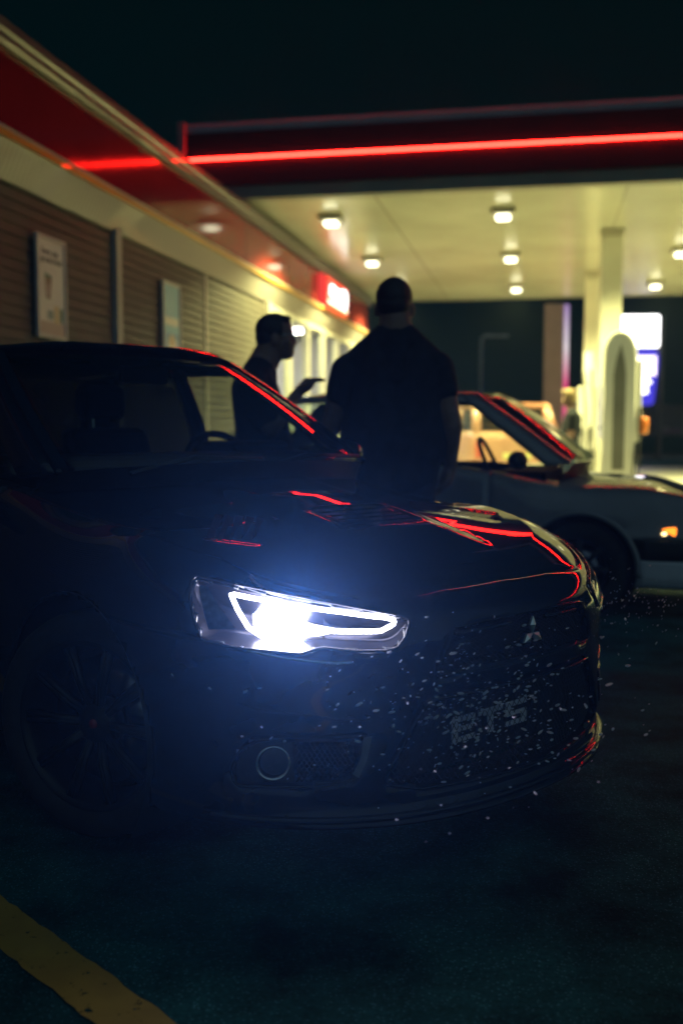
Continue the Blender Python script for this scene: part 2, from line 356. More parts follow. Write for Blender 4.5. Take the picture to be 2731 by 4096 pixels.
# a pale banner hung behind the glass, and a leafy pot plant
MB().box(-.5, -.48, Y(13.2), Y(13.9), 1.1, 2.4).build('window_banner', pm('banner', (.8, .74, .76), .6), shop)

# ---- posters on the boards
def poster(u0, u1, z0, z1, label, draw):
    p = empty('wall_poster', SK(SX + .03, (u0 + u1) / 2, z0), -AZ); p.scale = (KS,) * 3; h = z1 - z0; w = u1 - u0
    tag(p, label, 'poster', 'framed posters on the shop wall')
    f = MB(); b_ = .022
    f.box(.0, .022, -w / 2, -w / 2 + b_, 0, h); f.box(0, .022, w / 2 - b_, w / 2, 0, h); f.box(0, .022, -w / 2 + b_, w / 2 - b_, 0, b_); f.box(0, .022, -w / 2 + b_, w / 2 - b_, h - b_, h)
    f.build('poster_frame', noisy(pm('poster_frame_metal', (.6, .56, .52), .5), (.56, .52, .48), (.64, .6, .56), 6), p)
    draw(p, w - 2 * b_, h - 2 * b_, b_)
    return p
def text(body, size, mat, parent, loc, rot, ext=.001, align='CENTER', name='lettering'):
    cu = bpy.data.curves.new(name, 'FONT'); cu.body = body; cu.size = size; cu.extrude = ext; cu.align_x = align
    o = link(bpy.data.objects.new('tmp_text', cu)); dg = bpy.context.evaluated_depsgraph_get(); dg.update()
    me = bpy.data.meshes.new_from_object(o.evaluated_get(dg)); bpy.data.objects.remove(o)
    me.materials.clear(); me.materials.append(mat)
    t_ = link(bpy.data.objects.new(name, me)); t_.parent = parent; t_.location = loc; t_.rotation_euler = rot; return t_
ROT = (R(90), 0, R(90))        # text facing +x, reading along +u
def disc(mb, cy, cz, ry, rz, x, mi=0, n=20): mb.add([(x, cy + ry * math.cos(2 * PI * i / n), cz + rz * math.sin(2 * PI * i / n)) for i in range(n)], [tuple(range(n))], mi)
def quad(mb, y0, y1, z0, z1, x, mi=0): mb.add([(x, y0, z0), (x, y1, z0), (x, y1, z1), (x, y0, z1)], [(0, 1, 2, 3)], mi)
def draw1(p, w, h, b_):
    m = MB(); quad(m, -w / 2, w / 2, b_, b_ + h, .012); m.build('poster_sheet', noisy(pm('poster_paper', (.84, .76, .68), .6), (.86, .80, .73), (.92, .86, .79), 3, 3), p)
    ink = pm('brown_ink', (.10, .07, .05), .6)
    text('Every cup', .062, ink, p, (.0135, -.02, b_ + h * .845), ROT); text('ground fresh', .062, ink, p, (.0135, 0, b_ + h * .76), ROT)
    c = MB(); mats = [pm('cup_green', (.10, .2, .15), .6), pm('cup_brown', (.30, .20, .14), .6), pm('cup_cream', (.72, .58, .36), .6), pm('cup_blue', (.30, .33, .34), .6), pm('cup_pink', (.55, .40, .36), .6)]
    c.add([(.014, -.10, b_ + h * .60), (.014, .0, b_ + h * .575), (.014, .0, b_ + h * .625), (.014, -.10, b_ + h * .65)], [(0, 1, 2, 3)], 0)
    c.add([(.0143, -.085, b_ + h * .38), (.0143, -.02, b_ + h * .38), (.0143, .0, b_ + h * .60), (.0143, -.10, b_ + h * .60)], [(0, 1, 2, 3)], 1)
    disc(c, -.05, b_ + h * .47, .03, .05, .0146, 4); quad(c, -w / 2 + .005, w / 2 - .005, b_ + .005, b_ + h * .14, .014, 4)
    quad(c, .03, .11, b_ + h * .13, b_ + h * .32, .0142, 2); quad(c, -.07, .02, b_ + h * .17, b_ + h * .26, .0142, 3); quad(c, .12, .17, b_ + h * .15, b_ + h * .30, .0144, 0)
    c.build('poster_picture', None, p, mats=mats)
def draw2(p, w, h, b_):
    m = MB(); quad(m, -w / 2, w / 2, b_, b_ + h, .012); m.build('poster_sheet', noisy(pm('blue_poster_paper', (.3, .5, .62), .6), (.26, .47, .58), (.36, .56, .68), 3, 3), p)
    c = MB(); mats = [pm('poster_white', (.7, .68, .62), .6), pm('poster_sky', (.18, .3, .5), .6), pm('poster_tan', (.5, .38, .28), .6)]
    quad(c, -w / 2 + .01, w / 2 - .01, b_ + .005, b_ + h * .52, .014, 1); quad(c, -w / 2 + .03, w / 2 - .03, b_ + h * .60, b_ + h * .68, .0141, 0)
    disc(c, .01, b_ + h * .42, .12, .06, .0144, 0); disc(c, .0, b_ + h * .45, .08, .055, .0148, 2); quad(c, -w / 2 + .03, w / 2 - .02, b_ + h * .06, b_ + h * .16, .0144, 0)
    c.build('poster_picture', None, p, mats=mats)
poster(6.54, 6.97, 1.745, 2.43, 'cream poster with coffee cups and two lines of brown lettering', draw1)
poster(8.90, 9.36, 1.50, 2.445, 'pale blue poster on the boards beside the first white pilaster', draw2)

# ---- lit shop sign on the fascia
sg = empty('shop_sign', SK(SX + FX + .03, 16.15, 2.94), -AZ); sg.scale = (KS,) * 3; tag(sg, 'lit red shop sign with a big white emblem over an orange band', 'sign')
w, h = 1.62, .46
bevel(MB().box(0, .06, -w / 2, w / 2, 0, h).build('sign_box', pm('sign_red', (.5, .02, .02), .35, 0, .4, emit=(1.0, .035, .02), estr=1.3), sg), .012)
pl = [(.09, .47), (.09, .69), (.15, .79), (.24, .81), (.36, .77), (.50, .76), (.64, .79), (.72, .87), (.82, .90), (.92, .88), (.97, .80), (.98, .60), (.97, .41), (.93, .30), (.84, .25), (.72, .26), (.64, .31), (.56, .38), (.40, .385), (.20, .39), (.12, .42)]
MB().add([(.064, (x - .5) * w, z * h) for x, z in pl], [tuple(range(len(pl)))]).build('sign_emblem', emitter('sign_white', (1, .97, .9), 4), sg)
MB().add([(.064, (-.49) * w, .15 * h), (.064, .47 * w, .15 * h), (.064, .47 * w, .24 * h), (.064, -.49 * w, .25 * h)], [(0, 1, 2, 3)]).build('sign_bar', emitter('sign_warm_white', (1, .88, .6), 4), sg)
MB().add([(.064, (-.49) * w, .015 * h), (.064, .49 * w, .015 * h), (.064, .49 * w, .12 * h), (.064, -.49 * w, .13 * h)], [(0, 1, 2, 3)]).build('sign_band', emitter('sign_orange', (1, .28, .05), 1.3), sg)
for yy in (-1.10, -.96): MB().box(-.02, .06, yy, yy + .05, .035, h - .01).build('side_fin', emitter('sign_red_fin', (1, .06, .05), .9), sg)

# ------------------------------------------------------------------ canopy
CU = 13.92
cn = empty('forecourt_canopy', S(0, CU), -AZ); tag(cn, 'flat forecourt canopy with pale ceiling and a red neon line along its dark edge', 'canopy')
x0, x1, dep = -4.80, 16.0, 11.9
ce = pm('canopy_ceiling', (.78, .77, .66), .22, 0, 0, .5); t = ce.node_tree
tcn = _n(t, 'ShaderNodeTexCoord'); br = _n(t, 'ShaderNodeTexBrick'); br.offset = 0; br.inputs['Scale'].default_value = 1; br.inputs['Brick Width'].default_value = 3.3; br.inputs['Row Height'].default_value = 40; br.inputs['Mortar Size'].default_value = .012
br.inputs['Color1'].default_value = (.62, .61, .54, 1); br.inputs['Color2'].default_value = (.585, .58, .51, 1); br.inputs['Mortar'].default_value = (.33, .32, .27, 1)
mp = _n(t, 'ShaderNodeMapping'); mp.inputs['Location'].default_value = (2.25, 5, 0)
wv = _n(t, 'ShaderNodeTexWave', bands_direction='X'); wv.inputs['Scale'].default_value = 1.05; bp = _n(t, 'ShaderNodeBump'); bp.inputs['Strength'].default_value = .06; bp.inputs['Distance'].default_value = .01
t.links.new(tcn.outputs['Object'], mp.inputs[0]); t.links.new(mp.outputs[0], br.inputs['Vector']); 
cn_ = _n(t, 'ShaderNodeTexNoise'); cn_.inputs['Scale'].default_value = .55; cn_.inputs['Detail'].default_value = 6; cmx = _n(t, 'ShaderNodeMix', data_type='RGBA', blend_type='MULTIPLY'); cmr = _n(t, 'ShaderNodeValToRGB')
cmr.color_ramp.elements[0].position = .35; cmr.color_ramp.elements[0].color = (.80, .79, .76, 1); cmr.color_ramp.elements[1].position = .62; cmr.color_ramp.elements[1].color = (1, 1, 1, 1)
t.links.new(tcn.outputs['Object'], cn_.inputs['Vector']); t.links.new(cn_.outputs['Fac'], cmr.inputs[0]); cmx.inputs[0].default_value = 1.0
t.links.new(br.outputs['Color'], cmx.inputs[6]); t.links.new(cmr.outputs[0], cmx.inputs[7]); t.links.new(cmx.outputs[2], bs(ce).inputs['Base Color'])
t.links.new(tcn.outputs['Object'], wv.inputs['Vector']); t.links.new(wv.outputs['Fac'], bp.inputs['Height']); t.links.new(bp.outputs[0], bs(ce).inputs['Normal'])
MB().add([(x0 + .1, .1, 4.262), (x1, .1, 4.262), (x1, dep - .1, 4.262), (x0 + .1, dep - .1, 4.262)], [(3, 2, 1, 0)]).build('ceiling', ce, cn)
dark = noisy(pm('dark_red_fascia', (.006, .005, .008), .4, 0, 0, .2), (.005, .004, .007), (.008, .006, .010), 1, 3)
grey = noisy(pm('grey_soffit_band', (.16, .16, .15), .5), (.14, .14, .13), (.18, .18, .17), 1.5, 4)
strip = noisy(pm('pale_top_strip', (.22, .22, .27), .6), (.19, .19, .23), (.25, .25, .30), 1.2, 4)
for nm, za, zb, off, mm in (('soffit_band', 4.25, 4.425, .04, grey), ('fascia', 4.428, 5.14, .0, dark), ('top_strip', 5.143, 5.265, .012, strip)):
    q = MB(); q.box(x0, x1, off, .25, za, zb); q.box(x0, x1, dep - .25, dep - off, za, zb); q.box(x0, x0 + .25 - off, .253, dep - .253, za, zb); q.build(nm, mm, cn)
MB().box(x0 - .09, x0 - .003, -.10, .2, 4.43, 5.27).build('end_cap', noisy(pm('end_cap_red', (.30, .10, .12), .4), (.27, .09, .10), (.33, .11, .13), 2), cn)
neon = emitter('red_neon', (1.0, .010, .006), 64)
MB().tube([(x0 + .06, -.05, 4.775)] + [(x0 + .06 + i * (x1 - x0 - .06) / 8, -.05, 4.775) for i in range(1, 9)], .0135, 8).build('neon_tube', neon, cn)
MB().box(x0, x1, .26, dep - .26, 4.9, 5.0).build('roof_deck', grey, cn)
col_m = noisy(pm('column_paint', (.72, .71, .62), .4, 0, .2), (.66, .65, .56), (.76, .75, .66), 1.5, 6)
for (x, u) in ((1.05, 17.28), (.98, 21.68), (9.0, 17.28), (9.0, 21.68)):
    cc = MB().box(x - .165, x + .165, u - CU - .165, u - CU + .165, 0, 4.15).build('column', col_m, cn); bevel(cc, .02)
    bevel(MB().box(x - .18, x + .18, u - CU - .18, u - CU + .18, 4.153, 4.26).build('column_head', noisy(pm('column_head_paint', (.5, .48, .4), .5), (.42, .4, .33), (.55, .53, .45), 4), cc), .01)
lens_m = emitter('lamp_lens_lit', (1.0, .95, .62), 5); hous_m = noisy(pm('lamp_housing', (.35, .34, .3), .45, .3), (.3, .29, .25), (.4, .39, .34), 8)
def lamp(x, u, label, power):
    o = empty('ceiling_lamp', S(x, u, 4.262), -AZ); tag(o, label, 'ceiling lamp', 'square lamps under the forecourt canopy')
    bevel(MB().box(-.17, .17, -.17, .17, -.085, -.002).build('lamp_housing', hous_m, o), .015)
    le = MB().box(-.105, .105, -.105, .105, -.155, -.088).build('lamp_glass', lens_m, o); bevel(le, .035, 3)
    l = bpy.data.lights.new('lamp_light', 'SPOT'); l.energy = power; l.color = (1.0, .95, .36); l.shadow_soft_size = .12; l.spot_size = R(146); l.spot_blend = .55
    lo = link(bpy.data.objects.new('lamp_light', l)); lo.parent = o; lo.location = (0, 0, -.19)
rows = {'near the shop': -3.08, 'in the middle row': -.58, 'in the right row': 2.33, 'right of the columns': 5.3, 'far right': 8.3}
ulist = (15.35, 19.15, 23.3)
LP = 1200
names = {(-3.08, 15.35): 'square lamp nearest the shop fascia at the front of the canopy', (-3.08, 19.15): 'square lamp just above and left of the broad man head', (-3.08, 23.3): 'square lamp by the shop roof at the back of the canopy',
         (-.58, 15.35): 'square lamp nearest the front in the middle row', (-.58, 19.15): 'square lamp second from the front in the middle row', (-.58, 23.3): 'square lamp at the back of the middle row',
         (2.33, 15.35): 'square lamp at the front of the row right of the column', (2.33, 19.15): 'square lamp cut by the right edge of the picture', (2.33, 23.3): 'square lamp at the back right of the column'}
for x in (-3.08, -.58, 2.33):
    for u in ulist: lamp(x, u, names[(x, u)], LP)
for x in (5.3, 8.3):
    for u in ulist: lamp(x, u, 'square lamp of the rows right of the picture', LP)
# ------------------------------------------------------------------ fuel pumps
pump_m = noisy(pm('pump_white', (.88, .87, .80), .3, 0, .4), (.84, .83, .75), (.91, .90, .83), 2, 5)
pgrey = noisy(pm('pump_grey', (.20, .20, .165), .4), (.17, .17, .14), (.24, .24, .20), 2, 4)
def pump(loc, rz, label, s=1.0, boxy=False):
    p = empty('fuel_pump', loc, rz); tag(p, label, 'fuel pump', 'fuel pumps on the forecourt'); p.scale = (1, 1, s)
    w = .235
    arch = [(-w, .05), (w, .05), (w, 2.18)] + [(w * math.cos(a), 2.18 + .34 * math.sin(a)) for a in [PI * i / 12 for i in range(1, 12)]] + [(-w, 2.18)]
    if boxy:
        bevel(MB().box(-.17, .19, -.17, .17, .05, 1.02).build('pump_body', pump_m, p), .025)
        bevel(MB().box(-.13, .16, -.14, .14, 1.023, 2.02).build('upper_cabinet', pump_m, p), .025); bevel(MB().box(-.05, .10, -.10, .10, 2.023, 2.62).build('hose_mast', pump_m, p), .02)
        bevel(MB().box(-.235, -.173, -.12, .12, .93, 1.95).build('display_module', emitter('pump_lit_side', (1, .95, .60), .8), p), .02)
        MB().box(-.225, -.18, -.128, -.122, 1.45, 1.60).build('display', M['black'], p); MB().prism([(-.225, 1.15), (-.20, 1.11), (-.175, 1.15), (-.20, 1.19)], -.13, -.122).build('sticker', M['black'], p)
        bevel(MB().box(-.19, .20, -.20, .20, 0, .047).build('plinth', pgrey, p), .01); MB().box(-.14, .15, -.176, -.172, .15, .9).build('front_panel', pgrey, p)
        for xx in (-.06, .08):
            MB().tube([(xx, -.15, 2.3), (xx + .03, -.24, 1.6), (xx + .02, -.25, .8), (xx - .03, -.23, .5), (xx - .04, -.2, .9), (xx - .02, -.17, 1.15)], .015).build('hose', M['black'], p, True); MB().caps((xx - .02, -.17, 1.28), .022, (xx - .02, -.175, 1.1), .017).build('nozzle', M['black'], p, True)
        return p
    bevel(MB().prism(arch, -.16, .16).build('pump_body', pump_m, p), .03)
    gp = [(-.09, .55), (.075, .55), (.085, 1.9), (.06, 2.1), (.01, 2.33), (-.05, 2.12), (-.085, 1.9)]
    MB().prism(gp, -.172, -.158).build('front_panel', pgrey, p)
    MB().box(-w - .03, w + .03, -.25, .25, 0, .05).build('plinth', pgrey, p)
    bevel(MB().box(w + .002, w + .075, -.12, .12, .95, 2.1).build('nozzle_housing', pump_m, p), .02)
    h = MB().tube([(w + .04, -.14, 1.3), (w + .05, -.2, .9), (w + .03, -.2, .5), (w - .02, -.19, .32), (w - .03, -.18, .5), (w - .0, -.165, .95)], .014).build('hose', M['black'], p)
    MB().caps((w + .045, -.15, 1.42), .02, (w + .045, -.15, 1.24), .016).build('nozzle', M['black'], p, True)
    d_ = MB().box(-w - .052, -w - .003, -.11, .11, 1.0, 1.75).build('display_module', emitter('pump_lit_panel', (1, .95, .62), .75), p); bevel(d_, .02)
    MB().box(-w - .058, -w - .05, -.03, .03, 1.42, 1.55).build('display', M['black'], d_)
    MB().prism([(-.02, 1.15), (.0, 1.12), (.02, 1.15), (0, 1.18)], -.118, -.111, Matrix.Translation((-w - .03, 0, 0))).build('sticker', M['black'], d_)
    return p
pump((3.955, 15.0, 0), -AZ, 'tall white fuel pump with a rounded top and grey centre panel beside the column')
pump((3.93, 16.9, 0), -AZ, 'white fuel pump with a lit side panel standing behind the column', .9, True)
bo = empty('squeegee_bucket', (4.275, 14.86, 1.06)); tag(bo, 'orange squeegee bucket hung on the right side of the white pump', 'bucket')
lv = MB()
pr = [(.0, 0), (.05, 0), (.068, .02), (.078, .2), (.066, .235), (.0, .25)]
nn = 18; lv.add([(r_ * math.cos(2 * PI * j / nn), r_ * math.sin(2 * PI * j / nn), z) for j in range(nn) for r_, z in pr], [(j * 6 + i, ((j + 1) % nn) * 6 + i, ((j + 1) % nn) * 6 + i + 1, j * 6 + i + 1) for j in range(nn) for i in range(5)])
lv.build('bucket_body', pm('orange_plastic', (.75, .20, .03), .4, 0, .3), bo, True)
MB().tube([(-.03, 0, .22), (-.04, 0, .28), (-.09, 0, .30)], .007).build('hook', M['black'], bo)

# ------------------------------------------------------------------ price totem, pylon, street lamp, hoarding
tz = empty('price_sign', (11.1, 40, 0), -AZ * .3); tag(tz, 'tall lit price sign with white top panel over a blue board', 'sign')
bevel(MB().box(-.78, .95, .0, .25, 4.25, 5.46).build('logo_panel', emitter('totem_white', (1, .99, .98), 4), tz), .06)
bp_ = [(-.86, 2.12), (-.78, 2.06), (.68, 2.06), (.78, 2.16), (.93, 3.6), (.93, 3.9), (.86, 4.1), (.72, 4.2), (-.9, 4.2)]
MB().prism(bp_, .0, .2).build('price_board', emitter('totem_blue', (.07, .055, .75), 1.0), tz)
bevel(MB().box(-.75, .83, -.02, -.003, 3.18, 3.92).build('price_window', emitter('totem_window', (1, .85, .95), 2.5), tz), .004)
for (cx_, cz_, rx_, rz_) in ((.38, 3.07, .20, .10), (.42, 2.93, .26, .11), (.33, 2.68, .22, .15), (.33, 2.56, .24, .09)):
    MB().prism([(cx_ + rx_ * math.cos(2 * PI * i / 20), cz_ + rz_ * math.sin(2 * PI * i / 20)) for i in range(20)], -.02, -.003).build('price_figure', emitter('totem_figure', (1, .97, 1), 3), tz)
MB().prism([(-.12 + .09 * math.cos(2 * PI * i / 16), 3.0 + .18 * math.sin(2 * PI * i / 16)) for i in range(16)], -.02, -.003).build('red_marker', emitter('totem_red', (1, .12, .08), 1.6), tz)
MB().prism([(-.12 + .08 * math.cos(2 * PI * i / 16), 2.77 + .08 * math.sin(2 * PI * i / 16)) for i in range(16)], -.02, -.003).build('green_marker', emitter('totem_green', (.04, .6, .35), 1.0), tz)
pm_ = noisy(pm('totem_post', (.12, .11, .11), .5), (.1, .09, .09), (.14, .13, .13), 2)
MB().box(.955, 1.12, .02, .22, 0, 5.4).build('post', pm_, tz); MB().box(-1.0, -.905, .02, .22, 0, 5.4).build('post', pm_, tz)
py = empty('advertising_pylon', (6.51, 32, 0), R(-14)); tag(py, 'tall brown pylon with a pink and violet lit edge behind the pumps', 'pylon')
pf = pm('pylon_face', (.30, .19, .19), .5); noisy(pf, (.38, .24, .24), (.46, .30, .30), 1.5)
MB().box(-.36, .22, 0, .4, 0, 4.93).build('pylon_body', pf, py)
ed = bpy.data.materials.new('pylon_lit_edge'); ed.use_nodes = True; t = ed.node_tree; t.nodes.clear()
out = _n(t, 'ShaderNodeOutputMaterial'); e = _n(t, 'ShaderNodeEmission'); tcn = _n(t, 'ShaderNodeTexCoord'); sx = _n(t, 'ShaderNodeSeparateXYZ'); cr = _n(t, 'ShaderNodeValToRGB')
mr = _n(t, 'ShaderNodeMapRange'); mr.inputs[1].default_value = 1.5; mr.inputs[2].default_value = 4.9
cr.color_ramp.elements[0].color = (.45, .05, .14, 1); cr.color_ramp.elements[1].color = (.22, .14, .30, 1); cr.color_ramp.elements[0].position = .3
q = cr.color_ramp.elements.new(.62); q.color = (.50, .44, .46, 1)
t.links.new(tcn.outputs['Object'], sx.inputs[0]); t.links.new(sx.outputs['Z'], mr.inputs[0]); t.links.new(mr.outputs[0], cr.inputs[0]); t.links.new(cr.outputs[0], e.inputs[0]); t.links.new(e.outputs[0], out.inputs[0]); e.inputs[1].default_value = 1.6
MB().box(.223, .36, -.01, .38, .2, 4.90).build('lit_edge', ed, py)
sl = empty('street_lamp', (5.95, 45, 0)); tag(sl, 'unlit thin street lamp with a short arm in the dark beyond the canopy', 'street lamp')
sm = noisy(pm('lamp_post_steel', (.30, .31, .30), .6), (.26, .27, .26), (.34, .35, .34), 3)
MB().tube([(0, 0, 0), (0, 0, 4.6), (.03, 0, 5.0), (.15, 0, 5.12), (.35, 0, 5.14)], .07, 10).build('pole', sm, sl, True)
bevel(MB().box(.3, 1.15, -.12, .12, 5.06, 5.17).build('lamp_head', sm, sl), .03)
hd = empty('advert_hoarding', (23.5, 60, 0), -AZ * .4); tag(hd, 'low dark hoarding of faded adverts along the far side of the road', 'hoarding')
hm = noisy(pm('hoarding_board', (.16, .12, .11), .7), (.12, .09, .085), (.20, .16, .14), .7, 4); MB().box(-7.4, 12, 0, .15, .75, 2.55).build('board', hm, hd)
rng = random.Random(11); pms = [pm('advert_dark', (.03, .05, .045), .7), pm('advert_pale', (.30, .24, .20), .7), pm('advert_ochre', (.20, .14, .05), .7), pm('advert_pink', (.28, .13, .18), .7)]
for i in range(34):
    x = rng.uniform(-7, 11); z = rng.uniform(.9, 2.2); w_ = rng.uniform(.3, 1.2); h_ = rng.uniform(.15, .4)
    yy = -.004 - i * .0006; MB().add([(x, yy, z), (x + w_, yy, z), (x + w_, yy, min(z + h_, 2.5)), (x, yy, min(z + h_, 2.5))], [(0, 1, 2, 3)]).build('advert', pms[rng.randrange(4)], hd)
ps = MB()
for x in (-7, -3.5, 0, 3.5, 7, 10.5): ps.box(x, x + .1, .16, .26, 0, 2.5)
ps.build('frame_posts', sm, hd)

# ------------------------------------------------------------------ people
skin = noisy(pm('skin', (.24, .14, .10), .5, spec=.3), (.20, .115, .08), (.27, .16, .115), 14, 5); black_cloth = noisy(pm('black_cotton', (.014, .018, .021), .9, spec=.2), (.012, .015, .018), (.018, .022, .026), 18, 6, .3, dist=.006)
jeans = noisy(pm('blue_denim', (.035, .06, .11), .9), (.025, .045, .085), (.05, .08, .14), 22, 6, .2, dist=.004); darkjeans = noisy(pm('dark_denim', (.014, .017, .024), .9), (.010, .012, .018), (.02, .024, .034), 22, 6, .2, dist=.004)
hair_d = noisy(pm('dark_hair', (.012, .010, .009), .6), (.008, .007, .006), (.018, .015, .013), 90, 5, .5, dist=.004); hair_b = noisy(pm('fair_hair', (.40, .28, .12), .6), (.32, .22, .09), (.46, .33, .15), 70, 5, .5, dist=.004)
def hand(b, wr, dirv, palm_up, side, curl=.5, s=1.0):
    """palm, four unequal fingers bent at the knuckles and a thumb from the palm's side"""
    wr = Vector(wr); f = Vector(dirv).normalized(); u = Vector(palm_up); u = (u - f * u.dot(f)).normalized(); l = f.cross(u) * side
    b.caps(wr, .030 * s, wr + f * .075 * s, .036 * s); b.caps(wr + f * .03 * s + l * .02 * s, .024 * s, wr + f * .085 * s + l * .026 * s, .019 * s); b.caps(wr + f * .03 * s - l * .02 * s, .024 * s, wr + f * .08 * s - l * .026 * s, .018 * s)
    for k, (o, L) in enumerate(((-.031, .062), (-.011, .074), (.011, .078), (.031, .070))):
        p = wr + f * .088 * s + l * o * s; d1 = (f - u * curl * .5).normalized(); d2 = (f - u * curl * 1.5).normalized()
        q1 = p + d1 * L * .55 * s; q2 = q1 + d2 * L * .55 * s
        b.caps(p, .0105 * s, q1, .0095 * s); b.caps(q1, .0095 * s, q2, .0078 * s)
    t0 = wr + f * .03 * s + l * .034 * s; t1 = t0 + (f * .6 + l * .7 - u * .3).normalized() * .042 * s; t2 = t1 + (f * .9 + l * .15 - u * .35).normalized() * .034 * s
    b.caps(t0, .014 * s, t1, .0115 * s); b.caps(t1, .0115 * s, t2, .009 * s)
def person(loc, rz, label, J, shirt, trousers, hair, hairstyle='short', glasses=False, belly=1.0, hv=1.0, size=1.0, drop=0.0):
    """J: joints in the person's own frame, facing +Y, right side +X"""
    o = empty('person', loc, rz); o.scale = (size,) * 3; tag(o, label, 'person')
    D = dict(head=(0, .02, 1.70), neck=(0, -.015, 1.50), chest=(0, -.01, 1.36), waist=(0, 0, 1.06), hip=(0, 0, .93),
             shR=(.215, -.01, 1.42), elR=(.275, -.03, 1.13), wrR=(.27, .08, .90), hdR=(0, .25, -1), puR=(1, 0, 0),
             shL=(-.215, -.01, 1.42), elL=(-.275, -.03, 1.13), wrL=(-.27, .08, .90), hdL=(0, .25, -1), puL=(-1, 0, 0),
             knR=(.11, .03, .50), anR=(.12, -.02, .085), knL=(-.11, .03, .50), anL=(-.12, -.02, .085), curlR=.6, curlL=.6, hyaw=0.0)
    nk = J.pop('nk', 1.0); hs = J.pop('hs', 1.0)
    D.update(J)
    for k_, v_ in D.items():      # shorter legs, same trunk
        if isinstance(v_, tuple) and k_[:2] not in ('hd', 'pu', 'an'): D[k_] = (v_[0], v_[1], v_[2] - (drop * .5 if k_[:2] == 'kn' else drop))
    V = {k_: Vector(v_) for k_, v_ in D.items() if isinstance(v_, tuple)}
    b = MB(); h = V['head']; HM = Matrix.Rotation(D['hyaw'], 3, 'Z') @ Matrix.Scale(hs, 3)
    P = lambda x, y, z: h + HM @ Vector((x, y, z))
    b.ball(P(0, -.012, .03), (.078, .096, .088), 20, 14, HM); b.ball(P(0, .02, -.045), (.062, .072, .072), 16, 12, HM); b.ball(P(0, .045, -.088), (.040, .045, .030), 12, 8, HM)
    b.ball(P(0, .088, -.028), (.013, .022, .020), 10, 8, HM); b.caps(P(0, .082, .01), .009, P(0, .098, -.03), .012)
    b.ball(P(0, .080, -.072), (.024, .012, .007), 10, 6, HM); b.ball(P(0, .078, -.085), (.021, .012, .007), 10, 6, HM); b.ball(P(0, .074, .022), (.058, .018, .011), 12, 6, HM)
    for sg_ in (-1, 1):
        b.ball(P(.080 * sg_, -.005, -.02), (.011, .022, .032), 10, 8, HM); b.ball(P(.045 * sg_, .055, -.03), (.025, .025, .025), 10, 8, HM)
    b.caps(h + Vector((0, -.03, -.05)), .062 * nk, V['neck'], .072 * nk)
    b.caps(V['neck'], .075, V['chest'], .12); b.caps(V['chest'] + Vector((.085, .0, .03)), .115, V['waist'] + Vector((.07, .02, 0)), .12 * belly); b.caps(V['chest'] + Vector((-.085, .0, .03)), .115, V['waist'] + Vector((-.07, .02, 0)), .12 * belly)
    b.caps(V['waist'] + Vector((.06, .02, 0)), .12 * belly, V['hip'] + Vector((.07, 0, -.02)), .125); b.caps(V['waist'] + Vector((-.06, .02, 0)), .12 * belly, V['hip'] + Vector((-.07, 0, -.02)), .125)
    for q in 'RL':
        sg_ = 1 if q == 'R' else -1
        b.caps(V['neck'] + Vector((.03 * sg_, 0, .0)), .066 * nk, V['sh' + q] + Vector((-.02 * sg_, 0, .005)), .068)
        b.caps(V['sh' + q], .068 * hv, V['el' + q], .046 * hv); b.caps(V['el' + q], .046 * hv, V['wr' + q], .029)
        f = Vector(D['hd' + q]); hand(b, V['wr' + q], f, D['pu' + q], sg_, D['curl' + q])
        b.caps(V['hip'] + Vector((.085 * sg_, 0, -.03)), .105, V['kn' + q], .068); b.caps(V['kn' + q], .066, V['an' + q], .042)
        b.caps(V['an' + q] + Vector((0, -.03, -.035)), .045, V['an' + q] + Vector((.01 * sg_, .13, -.05)), .035)
    blob('body', b, skin, o, .0085, 5)
    s = MB(); e = .014
    s.caps(V['neck'] + Vector((0, -.008, -.030)), .082 * nk, V['chest'], .13); 
    for sg_ in (-1, 1):
        s.caps(V['chest'] + Vector((.085 * sg_, 0, .03)), .115 + e, V['waist'] + Vector((.07 * sg_, .02, 0)), .12 * belly + e); s.caps(V['waist'] + Vector((.065 * sg_, .02, 0)), .12 * belly + e, V['hip'] + Vector((.07 * sg_, 0, -.015)), .13 + e)
    for q in 'RL':
        sg_ = 1 if q == 'R' else -1
        s.caps(V['neck'] + Vector((.04 * sg_, -.005, -.012)), .070 * nk, V['sh' + q] + Vector((-.02 * sg_, 0, .005)), .072 + e)
        k_ = D.get('sleeve', .52); s.caps(V['sh' + q], .070 * hv + e, V['sh' + q].lerp(V['el' + q], k_), .058 * hv + e + .004)
    blob('shirt', s, shirt, o, .010, 5)
    tr = MB()
    for q in 'RL':
        sg_ = 1 if q == 'R' else -1
        tr.caps(V['hip'] + Vector((.07 * sg_, 0, .0)), .134, V['hip'] + Vector((.085 * sg_, 0, -.05)), .125); tr.caps(V['hip'] + Vector((.085 * sg_, 0, -.03)), .118, V['kn' + q], .084); tr.caps(V['kn' + q], .083, V['an' + q] + Vector((0, 0, .01)), .066)
    blob('trousers', tr, trousers, o, .011, 5)
    sh = MB()
    for q in 'RL':
        sg_ = 1 if q == 'R' else -1; a = V['an' + q]
        sh.caps(a + Vector((0, -.04, -.035)), .052, a + Vector((.012 * sg_, .15, -.045)), .042); sh.box(a.x - .045, a.x + .05, a.y - .085, a.y + .19, a.z - .085, a.z - .06)
    blob('shoes', sh, black_cloth, o, .010, 4)
    hb = MB()
